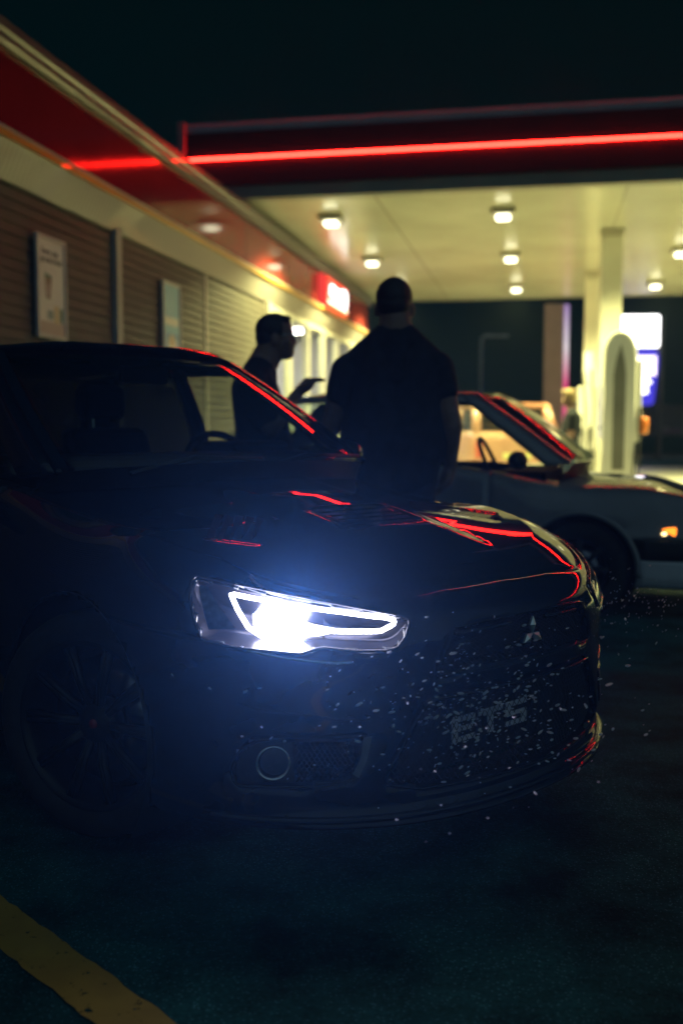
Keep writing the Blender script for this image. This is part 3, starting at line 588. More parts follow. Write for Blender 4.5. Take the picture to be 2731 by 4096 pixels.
    if hairstyle == 'short':
        hb.ball(P(0, -.016, .037), (.083, .099, .089), 24, 16, HM); hb.ball(P(0, -.045, -.0), (.078, .068, .075), 18, 12, HM); hb.caps(P(-.066, .0, .02), .016, P(-.070, .004, -.02), .010); hb.caps(P(.066, .0, .02), .016, P(.070, .004, -.02), .010); hb.ball(P(0, .045, .095), (.05, .03, .018), 12, 8, HM)
    elif hairstyle == 'cropped':
        hb.ball(P(0, -.016, .034), (.0795, .097, .0875), 24, 16, HM); hb.ball(P(0, -.045, .0), (.073, .066, .062), 18, 12, HM)
    else:
        hb.ball(P(0, -.01, .045), (.095, .112, .095), 24, 16, HM); hb.ball(P(0, -.045, .0), (.088, .078, .085), 18, 12, HM); hb.ball(P(0, .06, .095), (.065, .045, .03), 12, 8, HM)
    # keep the hair off the face: cut everything ahead of the brow below the hairline
    inv = HM.inverted(); keep = []
    for i, f in enumerate(hb.f):
        c_ = sum((inv @ (hb.v[j] - h) for j in f), Vector()) / len(f)
        if not (c_.y > .035 and c_.z < .075) : keep.append(f)
    hb.f = keep; hb.fm = [0] * len(keep); hb.build('hair', hair, o, True)
    if glasses:
        gm_ = MB()
        for sg_ in (-1, 1):
            gm_.tube([P(.036 * sg_ + .026 * math.cos(2 * PI * i / 16), .116, .0 + .021 * math.sin(2 * PI * i / 16)) for i in range(16)], .0036, 6, True); gm_.tube([P(.062 * sg_, .115, .005), P(.078 * sg_, .06, .006), P(.084 * sg_, -.01, .0)], .0022, 6)
        gm_.tube([P(-.010, .116, .004), P(.010, .116, .004)], .0022, 6); gf_ = gm_.build('glasses', M['chrome'], o, True)
        gl_ = MB()
        for sg_ in (-1, 1): gl_.add([P(.036 * sg_ + .025 * math.cos(2 * PI * i / 16), .116, .0 + .019 * math.sin(2 * PI * i / 16)) for i in range(16)], [tuple(range(16))])
        gl_.build('glasses_lens', M['lens'], gf_)
    return o
# broad man with his back to the camera, forearm raised towards the other man
person((.278, 5.5, 0), 0, 'broad man in a black t-shirt seen from behind, standing beyond the bonnet',
       dict(nk=1.16, hs=1.08, head=(0, .02, 1.695), neck=(0, -.02, 1.545), chest=(-.01, -.01, 1.37), waist=(0, 0, 1.07), shR=(.195, -.01, 1.395), elR=(.268, -.05, 1.13), wrR=(.270, .03, .935), hdR=(-.35, .2, -1), puR=(1, 0, .2),
            shL=(-.215, .0, 1.385), elL=(-.305, .06, 1.12), wrL=(-.30, .30, 1.10), hdL=(-.1, 1, .1), puL=(0, 0, 1), hyaw=R(-12), sleeve=.36),
       black_cloth, darkjeans, hair_d, 'cropped', belly=1.55, hv=1.06, size=1.111, drop=.105)
# man in profile facing right, hand lifted in talk
person((-.43, 6.25, 0), R(-90), 'man in glasses and dark shirt in profile, talking behind the windscreen',
       dict(nk=1.22, hs=1.06, head=(0, .045, 1.625), neck=(0, -.045, 1.455), chest=(0, -.075, 1.30), waist=(0, -.04, 1.02), hip=(0, -.04, .90), shR=(.195, -.085, 1.355), elR=(.27, .03, 1.12), wrR=(.17, .165, 1.315), hdR=(-.1, .75, .65), puR=(-.1, -.6, .8), curlR=.75,
            shL=(-.195, -.07, 1.355), elL=(-.25, -.08, 1.07), wrL=(-.22, .12, .95), sleeve=.7),
       black_cloth, darkjeans, hair_d, 'short', glasses=True, belly=1.18, hv=1.08, size=1.076, drop=.075)
person((3.27, 15.0, 0), R(80), 'fair haired person in black t-shirt and jeans standing by the fuel pump',
       dict(head=(0, .03, 1.575), neck=(0, -.02, 1.39), chest=(0, -.03, 1.24), waist=(0, 0, .98), hip=(0, 0, .88), shR=(.19, -.02, 1.30), elR=(.22, -.02, 1.04), wrR=(.17, .17, .92), hdR=(-.2, 1, -.1), puR=(0, 0, 1), shL=(-.19, -.02, 1.30), elL=(-.225, .0, 1.03), wrL=(-.16, .19, .95), hdL=(.2, 1, -.1), puL=(0, 0, 1)),
       black_cloth, jeans, hair_b, 'full')
# ------------------------------------------------------------------ cars
def inpoly(x, y, poly):
    r = False; n = len(poly); j = n - 1
    for i in range(n):
        xi, yi = poly[i]; xj, yj = poly[j]
        if (yi > y) != (yj > y) and x < (xj - xi) * (y - yi) / (yj - yi) + xi: r = not r
        j = i
    return r
def interp(x, xs, ys):
    if x <= xs[0]: return ys[0]
    for i in range(1, len(xs)):
        if x <= xs[i]: return lerp(ys[i - 1], ys[i], (x - xs[i - 1]) / (xs[i] - xs[i - 1]))
    return ys[-1]
def split_parts(V, faces, names, parent, mats, groove=.002, ungroove=()):
    """one mesh object per part of the shell, its edges turned in to leave a shut line"""
    out = {}
    for nm in dict.fromkeys(names):
        if nm is None: continue
        idx = {}; vs = []; fs = []
        for f, n_ in zip(faces, names):
            if n_ != nm: continue
            q = []
            for i in f:
                if i not in idx: idx[i] = len(vs); vs.append(V[i])
                if not q or q[-1] != idx[i]: q.append(idx[i])
            if len(set(q)) >= 3: fs.append(tuple(dict.fromkeys(q)))
        base = nm.split('|')[0]
        o = mesh(base, vs, fs, mats.get(base, mats['*']), parent, True)
        if base not in ungroove:
            bm = bmesh.new(); bm.from_mesh(o.data); bmesh.ops.remove_doubles(bm, verts=bm.verts, dist=1e-4); bmesh.ops.recalc_face_normals(bm, faces=bm.faces); bm.normal_update()
            up = sum((f.normal.dot(f.calc_center_median() - Vector((-1.4, 0, .45))) * f.calc_area() for f in bm.faces))
            if up < 0: bmesh.ops.reverse_faces(bm, faces=bm.faces); bm.normal_update()
            be = [e for e in bm.edges if e.is_boundary]; bv = {v for e in be for v in e.verts}; nr = {v: v.normal.copy() for v in bv}
            r = bmesh.ops.extrude_edge_only(bm, edges=be); nv = [g_ for g_ in r['geom'] if isinstance(g_, bmesh.types.BMVert)]
            co = {tuple(round(c_, 5) for c_ in v.co): n_ for v, n_ in nr.items()}
            for v in nv:
                n_ = co.get(tuple(round(c_, 5) for c_ in v.co))
                if n_: v.co -= n_ * .014
            for v in bv: v.co -= nr[v] * groove
            bm.to_mesh(o.data); bm.free(); o.data.polygons.foreach_set('use_smooth', [True] * len(o.data.polygons))
        out[nm] = o
    return out
def wheel(parent, loc, r, w, rimr, sg, steer=0.0, spokes=10, disc=True):
    """local Y is the axle; sg=-1 outer face towards -Y"""
    o = empty('wheel', loc, steer); o.parent = parent
    h = w / 2; F = Matrix.Scale(-1, 4, (0, 1, 0)) if sg < 0 else Matrix.Identity(4)
    tp = [(rimr, -h * .8), (rimr + .01, -h * .95), (r - .03, -h), (r - .008, -h * .86), (r, -h * .6), (r, -h * .1), (r - .006, -h * .07), (r - .006, h * .07), (r, h * .1), (r, h * .6), (r - .008, h * .86), (r - .03, h), (rimr + .012, h * .97), (rimr, h * .82)]
    MB().lathe(tp, 48, F).build('tyre', M['rubber'], o, True)
    rm = MB(); rm.lathe([(rimr + .004, -h * .8), (rimr - .012, -h * .6), (rimr - .03, -h * .2), (rimr - .03, h * .4), (rimr - .014, h * .7), (rimr - .004, h * .9), (rimr + .006, h * .88)], 48, F)
    rm.lathe([(.0, h * .62), (.03, h * .62), (.034, h * .58), (.06, h * .56), (.07, h * .45), (.07, h * .2)], 24, F)
    for k_ in range(spokes):
        for da in (-.055, .055):
            a = 2 * PI * k_ / spokes + da * 1.3; a2 = 2 * PI * k_ / spokes + da * .7
            p = [(.055 * math.cos(a), h * .52, .055 * math.sin(a)), (.5 * rimr * math.cos(a2), h * .66, .5 * rimr * math.sin(a2)), ((rimr - .012) * math.cos(a2), h * .74, (rimr - .012) * math.sin(a2))]
            rm.tube([F @ Vector(q) for q in p], .011, 6)
    rm.build('rim', M['rim'], o, True)
    cp = MB().lathe([(0, h * .66), (.012, h * .66), (.014, h * .6)], 20, F).build('hub_cap', pm('hub_cap_red', (.35, .03, .03), .3, 0, .6), o, True)
    if disc:
        MB().lathe([(.07, h * .1), (rimr - .055, h * .1), (rimr - .055, -h * .08), (.07, -h * .08)], 40, F).build('brake_disc', M['darkchrome'], o, True)
    return o
def greenhouse(root, base, top, segs, crown, bulge, mats, roofname='roof', rail=.02):
    """glass and pillars between a waist ring and a roof ring given for the left half, front centre to rear centre"""
    def dens(pts):
        out = []
        for i in range(len(pts) - 1):
            n = segs[i][1]
            for k_ in range(n): out.append(Vector(pts[i]).lerp(Vector(pts[i + 1]), k_ / n))
        out.append(Vector(pts[-1])); return out
    lab = [s_[0] for s_ in segs for _ in range(s_[1])]
    B = dens(base); T = dens(top)
    for _ in range(2):   # round the corners
        for A_ in (B, T):
            c_ = [a.copy() for a in A_]
            for i in range(1, len(A_) - 1): A_[i] = (c_[i - 1] + c_[i] * 2 + c_[i + 1]) / 4
    n = len(B); NT = 10; V = []; faces = []; names = []
    mir = lambda p: Vector((p.x, -p.y, p.z))
    ring = list(range(n)) + list(range(n - 2, 0, -1)); side = [1] * n + [-1] * (n - 2); m = len(ring)
    for k_ in range(NT + 1):
        t = k_ / NT
        for i, sd in zip(ring, side):
            p = B[i].lerp(T[i], t); o_ = Vector((0, 0, 0)); lb = lab[min(i, n - 2)]
            nrm = (T[min(i + 1, n - 1)] - T[max(i - 1, 0)]).cross(Vector((0, 0, 1)))
            if nrm.length > 0: nrm.normalize(); p = p - nrm * (-1) * bulge * 4 * t * (1 - t) if False else p + nrm * bulge * 4 * t * (1 - t) * (1 if nrm.dot(p - Vector((-1.6, 0, p.z))) > 0 else -1)
            V.append(p if sd > 0 else mir(p))
    for k_ in range(NT):
        for j in range(m):
            j2 = (j + 1) % m; faces.append((k_ * m + j, k_ * m + j2, (k_ + 1) * m + j2, (k_ + 1) * m + j))
            i0 = min(ring[j], ring[j2]); lb = lab[min(i0, n - 2)]; sd = 'left' if j < n - 1 else 'right'
            if lb in ('side_window', 'rear_side_window') and (k_ >= NT - 1 or k_ < 0): lb = 'window_rail'
            nm = lb if lb in ('windscreen', 'rear_window') else lb + '|' + sd
            names.append(nm)
    parts = split_parts(V, faces, names, root, mats, .002)
    # roof skin: straight rows from side to side
    NQ = 24; RV = []; RF = []
    xs0 = T[0].x; xs1 = T[-1].x
    for i in range(n):
        for q in range(NQ + 1):
            f = -1 + 2 * q / NQ; p = T[i]
            cc = crown * sstep(xs0, xs0 - .55, p.x) * sstep(xs1, xs1 + .55, p.x) if True else 0
            RV.append(Vector((p.x, p.y * f, p.z + cc * (1 - abs(f) ** 2.3) + .012 * math.sin(PI * 0))))
    for i in range(n - 1):
        for q in range(NQ): RF.append((i * (NQ + 1) + q, i * (NQ + 1) + q + 1, (i + 1) * (NQ + 1) + q + 1, (i + 1) * (NQ + 1) + q))
    rf = mesh(roofname, RV, RF, mats['*'], root, True)
    return parts, B, T
def glint_strip(name, path, normals, width, mat, parent, rise=.010, n=40, conv=1.4):
    """slightly crowned flat strip, added to catch reflected neon, that follows a path with a given face direction"""
    P_ = [Vector(p) for p in path]; N_ = [Vector(q).normalized() for q in normals]; V_ = []; F_ = []; K = 6
    seg = [0]
    for a_, b_ in zip(P_, P_[1:]): seg.append(seg[-1] + (b_ - a_).length)
    def at(u):
        i = 0
        while i < len(P_) - 2 and seg[i + 1] < u: i += 1
        t_ = (u - seg[i]) / (seg[i + 1] - seg[i]); return i, t_
    for j in range(n + 1):
        u = seg[-1] * j / n; i, t_ = at(u); p = Vector(curve3([q.x for q in P_], i, t_, [q.y for q in P_], [q.z for q in P_])); nn = N_[i].lerp(N_[i + 1], t_).normalized()
        tg = (P_[i + 1] - P_[i]).normalized(); c_ = nn.cross(tg).normalized(); nn = tg.cross(c_).normalized()
        for k_ in range(K + 1):
            w_ = (k_ / K - .5); V_.append(p + c_ * (w_ * width) + nn * (rise - w_ * w_ * width * math.tan(R(conv)) * 2))
        V_.append(p + c_ * (.5 * width) - nn * .012); V_.append(p - c_ * (.5 * width) - nn * .012)
    m_ = K + 3
    for j in range(n):
        for k_ in range(m_): F_.append((j * m_ + k_, j * m_ + (k_ + 1) % m_, (j + 1) * m_ + (k_ + 1) % m_, (j + 1) * m_ + k_))
    o = mesh(name, V_, F_, mat, parent, True)
    md = o.modifiers.new('split', 'EDGE_SPLIT'); md.split_angle = R(40)
    return o
def curve3(xs, i, t_, ys, zs):
    out = []
    for tab in (xs, ys, zs):
        p0 = tab[max(i - 1, 0)]; p1 = tab[i]; p2 = tab[i + 1]; p3 = tab[min(i + 2, len(tab) - 1)]
        out.append(.5 * (2 * p1 + (p2 - p0) * t_ + (2 * p0 - 5 * p1 + 4 * p2 - p3) * t_ * t_ + (3 * p1 - p0 - 3 * p2 + p3) * t_ ** 3))
    return out
def mirror_y(pts): return [(x, -y, z) for x, y, z in pts]
def car_body(root, sh, arches, classify, holes, mats, rows=54, limfn=None, J1=29, J2=48, mid=.545, dphi=1.2, xs_step=.03, deck_bow=.22, cowlX=-.62, crown=None, feat=None, boot=None, Ra=.365):
    cols = []; kinds = []
    n = int(180 / dphi)
    for i in range(n + 1): cols.append(('f', R(-90 + 180 * i / n)))
    ns = int((sh.Xc - sh.Xr) / xs_step)
    for i in range(1, ns + 1): cols.append(('l', sh.Xc - (sh.Xc - sh.Xr) * i / ns))
    for i in range(1, 61): cols.append(('r', R(90 - 3 * i)))
    for i in range(1, ns): cols.append(('q', sh.Xr + (sh.Xc - sh.Xr) * i / ns))
    def P(c, s_):
        k_, a = c
        if k_ == 'f': return Vector(sh.front(a, s_))
        if k_ == 'l': return Vector(sh.side(a, s_, 1))
        if k_ == 'q': return Vector(sh.side(a, s_, -1))
        return Vector(sh.rear(a, s_))
    def sw(c, j):
        if not limfn: return j / rows
        lim = limfn(*c)
        if j <= J1: return mid * j / J1
        if j <= J2: return lerp(mid, lim, (j - J1) / (J2 - J1))
        return lerp(lim, 1.0, (j - J2) / (rows - J2))
    m = len(cols); V = []; onarch = []
    for j in range(rows + 1):
        for c in cols:
            p = P(c, sw(c, j)); fl = False
            for (xa, za) in arches:
                d_ = math.hypot(p.x - xa, p.z - za)
                if abs(p.y) > .45 and d_ < Ra:
                    k_ = Ra / max(d_, 1e-4)
                    p = Vector((xa + (p.x - xa) * k_, p.y, za + (p.z - za) * k_)) ; fl = True
            V.append(p); onarch.append(fl)
    faces = []; names = []
    for j in range(rows):
        for i in range(m):
            i2 = (i + 1) % m; f = (j * m + i, j * m + i2, (j + 1) * m + i2, (j + 1) * m + i)
            if all(onarch[q] for q in f): continue
            c = cols[i]; c2 = cols[i2]; s_ = (sw(c, j) + sw(c2, j) + sw(c, j + 1) + sw(c2, j + 1)) / 4; a = c[1]
            if c[0] == 'f':
                if c2[0] == 'f': a = (c[1] + c2[1]) / 2
                dg = math.degrees(a)
                if any(inpoly(abs(dg) if hm else dg, s_, pl) for pl, hm in holes): continue
            faces.append(f); names.append(classify(c[0], a, s_, sum((V[q] for q in f), Vector()) / 4, j))
    # top flange closing the waist towards the cabin
    # bonnet deck
    NQ = 60; rowsL = []
    for i in range(n // 2, n + 1): rowsL.append(Vector(sh.front(cols[i][1], 1.0)))
    nx = 28
    for i in range(1, nx + 1): rowsL.append(Vector(sh.side(lerp(sh.Xc, cowlX, i / nx), 1.0, 1)))
    DV = []; DF = []; L = len(rowsL)
    for p in rowsL:
        bw = deck_bow * sstep(rowsL[0].x, cowlX, p.x) ** 1.5
        for q in range(NQ + 1):
            f = -1 + 2 * q / NQ; f = math.copysign(1 - (1 - abs(f)) ** 1.25, f)
            x = p.x + bw * (1 - f * f); y = p.y * f; z = p.z + crown(p.x + bw, p.z) * (1 - abs(f) ** 2.4)
            v = Vector((x, y, z))
            if feat and abs(f) < .999: v.z += feat(x, y)
            DV.append(v)
    for i in range(L - 1):
        for q in range(NQ): DF.append((i * (NQ + 1) + q, (i + 1) * (NQ + 1) + q, (i + 1) * (NQ + 1) + q + 1, i * (NQ + 1) + q + 1))
    o0 = len(V); V += DV; faces += [tuple(i + o0 for i in f) for f in DF]; names += ['bonnet'] * len(DF)
    parts = split_parts(V, faces, names, root, mats)
    rear_edge = DV[(L - 1) * (NQ + 1):]
    # boot deck
    rowsR = [Vector(sh.rear(R(90 * i / 24), 1.0)) for i in range(25)] + [Vector(sh.side(lerp(sh.Xr, boot[0], i / 8), 1.0, 1)) for i in range(1, 9)]
    BV = []; BF = []
    for p in rowsR:
        for q in range(21):
            f = -1 + q / 10; BV.append(Vector((p.x, p.y * f, p.z + boot[1] * (1 - abs(f) ** 2.4))))
    for i in range(len(rowsR) - 1):
        for q in range(20): BF.append((i * 21 + q, i * 21 + q + 1, (i + 1) * 21 + q + 1, (i + 1) * 21 + q))
    mesh('boot_lid', BV, BF, mats['*'], root, True)
    # waist flange
    WV = []; WF = []
    for sg in (1, -1):
        b0 = len(WV)
        for i in range(41):
            X = lerp(cowlX + .02, boot[0] - .02, i / 40); p = Vector(sh.side(X, 1.0, sg)); WV += [p, Vector((p.x, p.y - sg * .09, p.z + .004))]
        for i in range(40): WF.append((b0 + 2 * i, b0 + 2 * i + 1, b0 + 2 * i + 3, b0 + 2 * i + 2))
    mesh('waist_trim', WV, WF, M['black'], root, True)
    # liners and floor
    for (xa, za) in arches:
        for sg in (1, -1):
            lv = MB(); pts = []
            for i in range(33):
                a = R(-40 + 260 * i / 32); pts.append((xa + (Ra + .002) * math.cos(a), za + (Ra + .002) * math.sin(a)))
            yo = sh.width(xa) - .012
            vs = [Vector((x, sg * (yo - dd), z)) for dd in (0.0, .28) for x, z in pts]
            lv.add(vs, [(i, i + 1, 33 + i + 1, 33 + i) for i in range(32)]); lv.add(vs[33:], [tuple(range(33))])
            lv.build('arch_liner', M['black'], root, True)
    fb = MB(); hb_ = sh.B - .10; fb.box(sh.Xr - .3, sh.Xc + .2, -hb_ + .18, hb_ - .18, .16, .20); fb.box(-sh.wb + .45, -.45, -hb_, hb_, .17, .21); fb.build('floor_pan', M['black'], root)
    return parts, rear_edge, DV
def shellpt(sh, dg, s_, off=0.0):
    p = Vector(sh.front(R(dg), s_))
    if off: p += sh.normal(R(dg), s_) * off
    return p
def resample(pts, n):
    L = [0]
    for a, b in zip(pts, pts[1:]): L.append(L[-1] + math.hypot((b[0] - a[0]) / 60, b[1] - a[1]))
    out = []
    for i in range(n):
        t = L[-1] * i / (n - 1); k_ = 0
        while k_ < len(L) - 2 and L[k_ + 1] < t: k_ += 1
        u = (t - L[k_]) / max(L[k_ + 1] - L[k_], 1e-9); out.append((lerp(pts[k_][0], pts[k_ + 1][0], u), lerp(pts[k_][1], pts[k_ + 1][1], u)))
    return out
def shell_patch(sh, top, bot, off, n=40, m=14, deep=None, flip=1):
    """ruled patch on the shell between two chains; deep(u,v) gives an inward depth"""
    T = resample(top, n); B = resample(bot, n); V = []; F = []
    for j in range(m + 1):
        for i in range(n):
            v = j / m; dg = lerp(T[i][0], B[i][0], v); s_ = lerp(T[i][1], B[i][1], v)
            o_ = off - (deep(i / (n - 1), v) if deep else 0); V.append(shellpt(sh, flip * dg, s_, o_))
    for j in range(m):
        for i in range(n - 1): F.append((j * n + i, (j + 1) * n + i, (j + 1) * n + i + 1, j * n + i + 1) if flip > 0 else (j * n + i, j * n + i + 1, (j + 1) * n + i + 1, (j + 1) * n + i))
    return V, F
def loop3(sh, poly, off, flip=1, n=90): return [shellpt(sh, flip * a, s_, off) for a, s_ in resample(poly + [poly[0]], n)[:-1]]

# ---- the dark saloon in front
T_CAR = (-.107, 3.40); YAW = R(-46)
car = empty('parked_car', (T_CAR[0], T_CAR[1], 0), YAW)
tag(car, 'dark blue saloon car in the foreground with one headlight blazing', 'car', 'cars on the forecourt')
S_ = SALOON
HLT = [(69.0, .80), (68.3, .827), (61.0, .820), (54.0, .809), (46.5, .791), (39.5, .764), (33.0, .732), (27.0, .695), (25.4, .668)]
HLB = [(69.0, .80), (68.2, .72), (66.2, .62), (64.4, .545), (58.0, .530), (52.5, .528), (45.5, .523), (41.5, .548), (35.5, .536), (30.5, .534), (28.0, .543), (26.4, .586), (25.4, .645), (25.4, .668)]
HLP = HLT + HLB[::-1][1:-1]
FGT = [(58.3, .262), (57.6, .285), (56.0, .306), (53.0, .320), (49.5, .325), (44.5, .326), (38.5, .328), (33.2, .328)]
FGB = [(58.3, .262), (58.0, .235), (57.0, .226), (52.5, .230), (44.5, .234), (37.5, .243), (35.3, .256), (33.6, .295), (33.2, .328)]
FGP = FGT + FGB[::-1][1:-1]
GU = [(-16.8, .612), (-9, .630), (0, .640), (9, .630), (16.8, .612), (19.2, .52), (20.4, .440), (0, .447), (-20.4, .440)]
GL = [(-21.4, .385), (0, .392), (21.4, .385), (25, .335), (28.5, .28), (30.2, .236), (24, .215), (0, .205), (-24, .215), (-30.2, .236), (-28.5, .28), (-25, .335)]
LIM = ([0, 15, 26, 30, 36, 52, 66, 90], [.885, .862, .80, .785, .80, .86, .945, .972])
def limfn(k_, a): return interp(abs(math.degrees(a)), *LIM) if k_ == 'f' else .972
def classify(k_, a, s_, c, j):
    sd = 'l' if c.y > 0 else 'r'
    if k_ == 'f':
        d_ = abs(math.degrees(a))
        if j >= 48: return 'bonnet'
        if j < 29 or d_ < 58: return 'front_bumper'
        return 'front_wing|' + sd
    if k_ in 'lq':
        if s_ < .085: return 'side_sill|' + sd
        if c.x > -.62: return ('front_bumper' if c.x > .1 and j < 29 else 'front_wing|' + sd)
        if c.x > -1.58: return 'front_door|' + sd
        if c.x > -2.30: return 'rear_door|' + sd
        return 'rear_quarter|' + sd
    return 'rear_bumper' if j < 27 else 'rear_panel'
ZC = ([-.28, -.2, 0, .2, .35, .5, .6, .67], [.949, .935, .897, .856, .819, .784, .761, .744])
def crown(x, ze): return max(interp(x, *ZC) - ze, -.01)
VENTS = (('c', .245, .02, .085, .155, 0.0), ('l', .22, .47, .075, .15, R(-48)), ('r', .22, -.47, .075, .15, R(48)))
def bon_feat(x, y):
    ay = abs(y); z = 0.0
    # centre bulge
    z += .013 * (1 - sstep(.215, .25, ay)) * sstep(.60, .36, x)
    # sunk vents: one across the middle, one slanting on each flank
    for (q, cx_, cy_, w1, w2, an) in VENTS:
        dx, dy = x - cx_, y - cy_; t1 = abs(dx * math.cos(an) + dy * math.sin(an)); t2 = abs(-dx * math.sin(an) + dy * math.cos(an))
        z -= (.014 if q == 'c' else .003) * (1 - sstep(w1 - .02, w1 + .012, t1)) * (1 - sstep(w2 - .02, w2 + .012, t2))
    return z
cm_ = {'*': M['paint'], 'side_sill': M['black'], 'windscreen': M['screen'], 'side_window': M['glass'], 'rear_side_window': M['rear_tint'], 'rear_window': M['rear_tint'], 'window_rail': M['black'], 'pillar_b': M['black']}
ARC = [(0, .315), (-2.65, .315)]
parts, redge, DECK = car_body(car, S_, ARC, classify, [(HLP, True), (FGP, True), (GU, False), (GL, False)], cm_, crown=crown, feat=bon_feat, boot=(-2.62, .035), cowlX=-.52, deck_bow=.26, limfn=limfn)
base = [(-.22, 0, 1.02), (-.26, .35, 1.015), (-.38, .665, .998), (-.60, .73, .965), (-1.50, .745, .955), (-1.60, .745, .958), (-2.35, .735, .985), (-2.60, .66, 1.0), (-2.72, .35, 1.02), (-2.74, 0, 1.025)]
top = [(-1.00, 0, 1.435), (-1.015, .30, 1.432), (-1.08, .53, 1.405), (-1.22, .575, 1.405), (-1.52, .59, 1.42), (-1.62, .59, 1.42), (-2.12, .57, 1.395), (-2.30, .52, 1.38), (-2.36, .30, 1.41), (-2.37, 0, 1.415)]
segs = [('windscreen', 6), ('windscreen', 6), ('pillar_a', 2), ('side_window', 12), ('pillar_b', 2), ('rear_side_window', 10), ('pillar_c', 4), ('rear_window', 6), ('rear_window', 6)]
gp_, GB_, GT_ = greenhouse(car, base, top, segs, .055, .022, cm_)
# gloss strips added round the windscreen, faces angled to reflect the neon
def edge_path(B_, T_, i, bulge, n=6):
    nr = (T_[i + 1] - T_[i - 1]).cross(Vector((0, 0, 1))).normalized(); nr = nr if nr.x > 0 else -nr
    return [tuple(B_[i].lerp(T_[i], k_ / n) + nr * bulge * 4 * (k_ / n) * (1 - k_ / n)) for k_ in range(n + 1)]
pth = edge_path(GB_, GT_, 12, .022); pn = [(.509, .218, .832), (.501, .222, .837), (.486, .220, .846), (.471, .220, .854), (.457, .218, .862), (.442, .219, .870), (.434, .224, .873)]
glint_strip('windscreen_glint_strip', pth, pn, .036, M['paint'], car, .014); glint_strip('windscreen_glint_strip', mirror_y(pth), mirror_y(pn), .036, M['paint'], car, .014)
ph_ = [tuple(GT_[i] + Vector((0, 0, .004))) for i in (12, 10, 8, 5, 2, 0)]; hn = [(.43, .23, .875), (.41, .21, .89), (.374, .165, .913), (.291, .071, .954), (.26, .03, .965), (.245, 0, .97)]
glint_strip('header_glint_strip', ph_ + mirror_y(ph_)[::-1][1:], hn + mirror_y(hn)[::-1][1:], .032, M['paint'], car, .012, n=60)
# cowl below the screen
cv = []; 
for i in range(41):
    f = -1 + i / 20; a = redge[min(int(round((f + 1) / 2 * 60)), 60)]
    ii = abs(f) * 12; k_ = min(int(ii), 11); bpt = GB_[k_].lerp(GB_[k_ + 1], ii - k_); cv += [a - Vector((0, 0, .012)), Vector((bpt.x, math.copysign(bpt.y, f) if f else 0, bpt.z - .006))]
mesh('cowl_panel', cv, [(2 * i, 2 * i + 1, 2 * i + 3, 2 * i + 2) for i in range(40)], M['black'], car, True)
wp = MB()
for y0, y1 in ((-.5, .05), (.02, .52)):
    wp.tube([(-.27, y0, .985), (-.31, (y0 + y1) / 2, 1.03), (-.29, y1, 1.02)], .008, 6)
wp.build('wiper', M['black'], car, True)
# bonnet louvres: slats across each sunk vent, level with the deck around it
def deckz(x, y): return min(DECK, key=lambda p: (p.x - x) ** 2 + (p.y - y) ** 2).z
for (q, cx_, cy_, w1, w2, an) in VENTS:
    lo = MB(); ca, sa = math.cos(an), math.sin(an); pt = lambda a_, b_: (cx_ + a_ * ca - b_ * sa, cy_ + a_ * sa + b_ * ca)
    zc = [[deckz(*pt(i * (w1 + .02), j * (w2 + .02))) for j in (-1, 1)] for i in (-1, 1)]
    for k_ in range(5):
        a0 = lerp(-w1, w1, (k_ + .5) / 5); vs = []
        for da, dz in ((-.013, .001), (.010, -.004)):
            for t_ in range(9):
                b0 = lerp(-w2, w2, t_ / 8); x, y = pt(a0 + da, b0); u = (a0 / w1 + 1) / 2; v = t_ / 8
                vs.append((x, y, lerp(lerp(zc[0][0], zc[0][1], v), lerp(zc[1][0], zc[1][1], v), u) + dz + .001))
        lo.add(vs, [(t_, t_ + 1, 10 + t_, 9 + t_) for t_ in range(8)])
    lo.build('bonnet_vent', M['paint'] if q == 'c' else M['interior'], car, True)

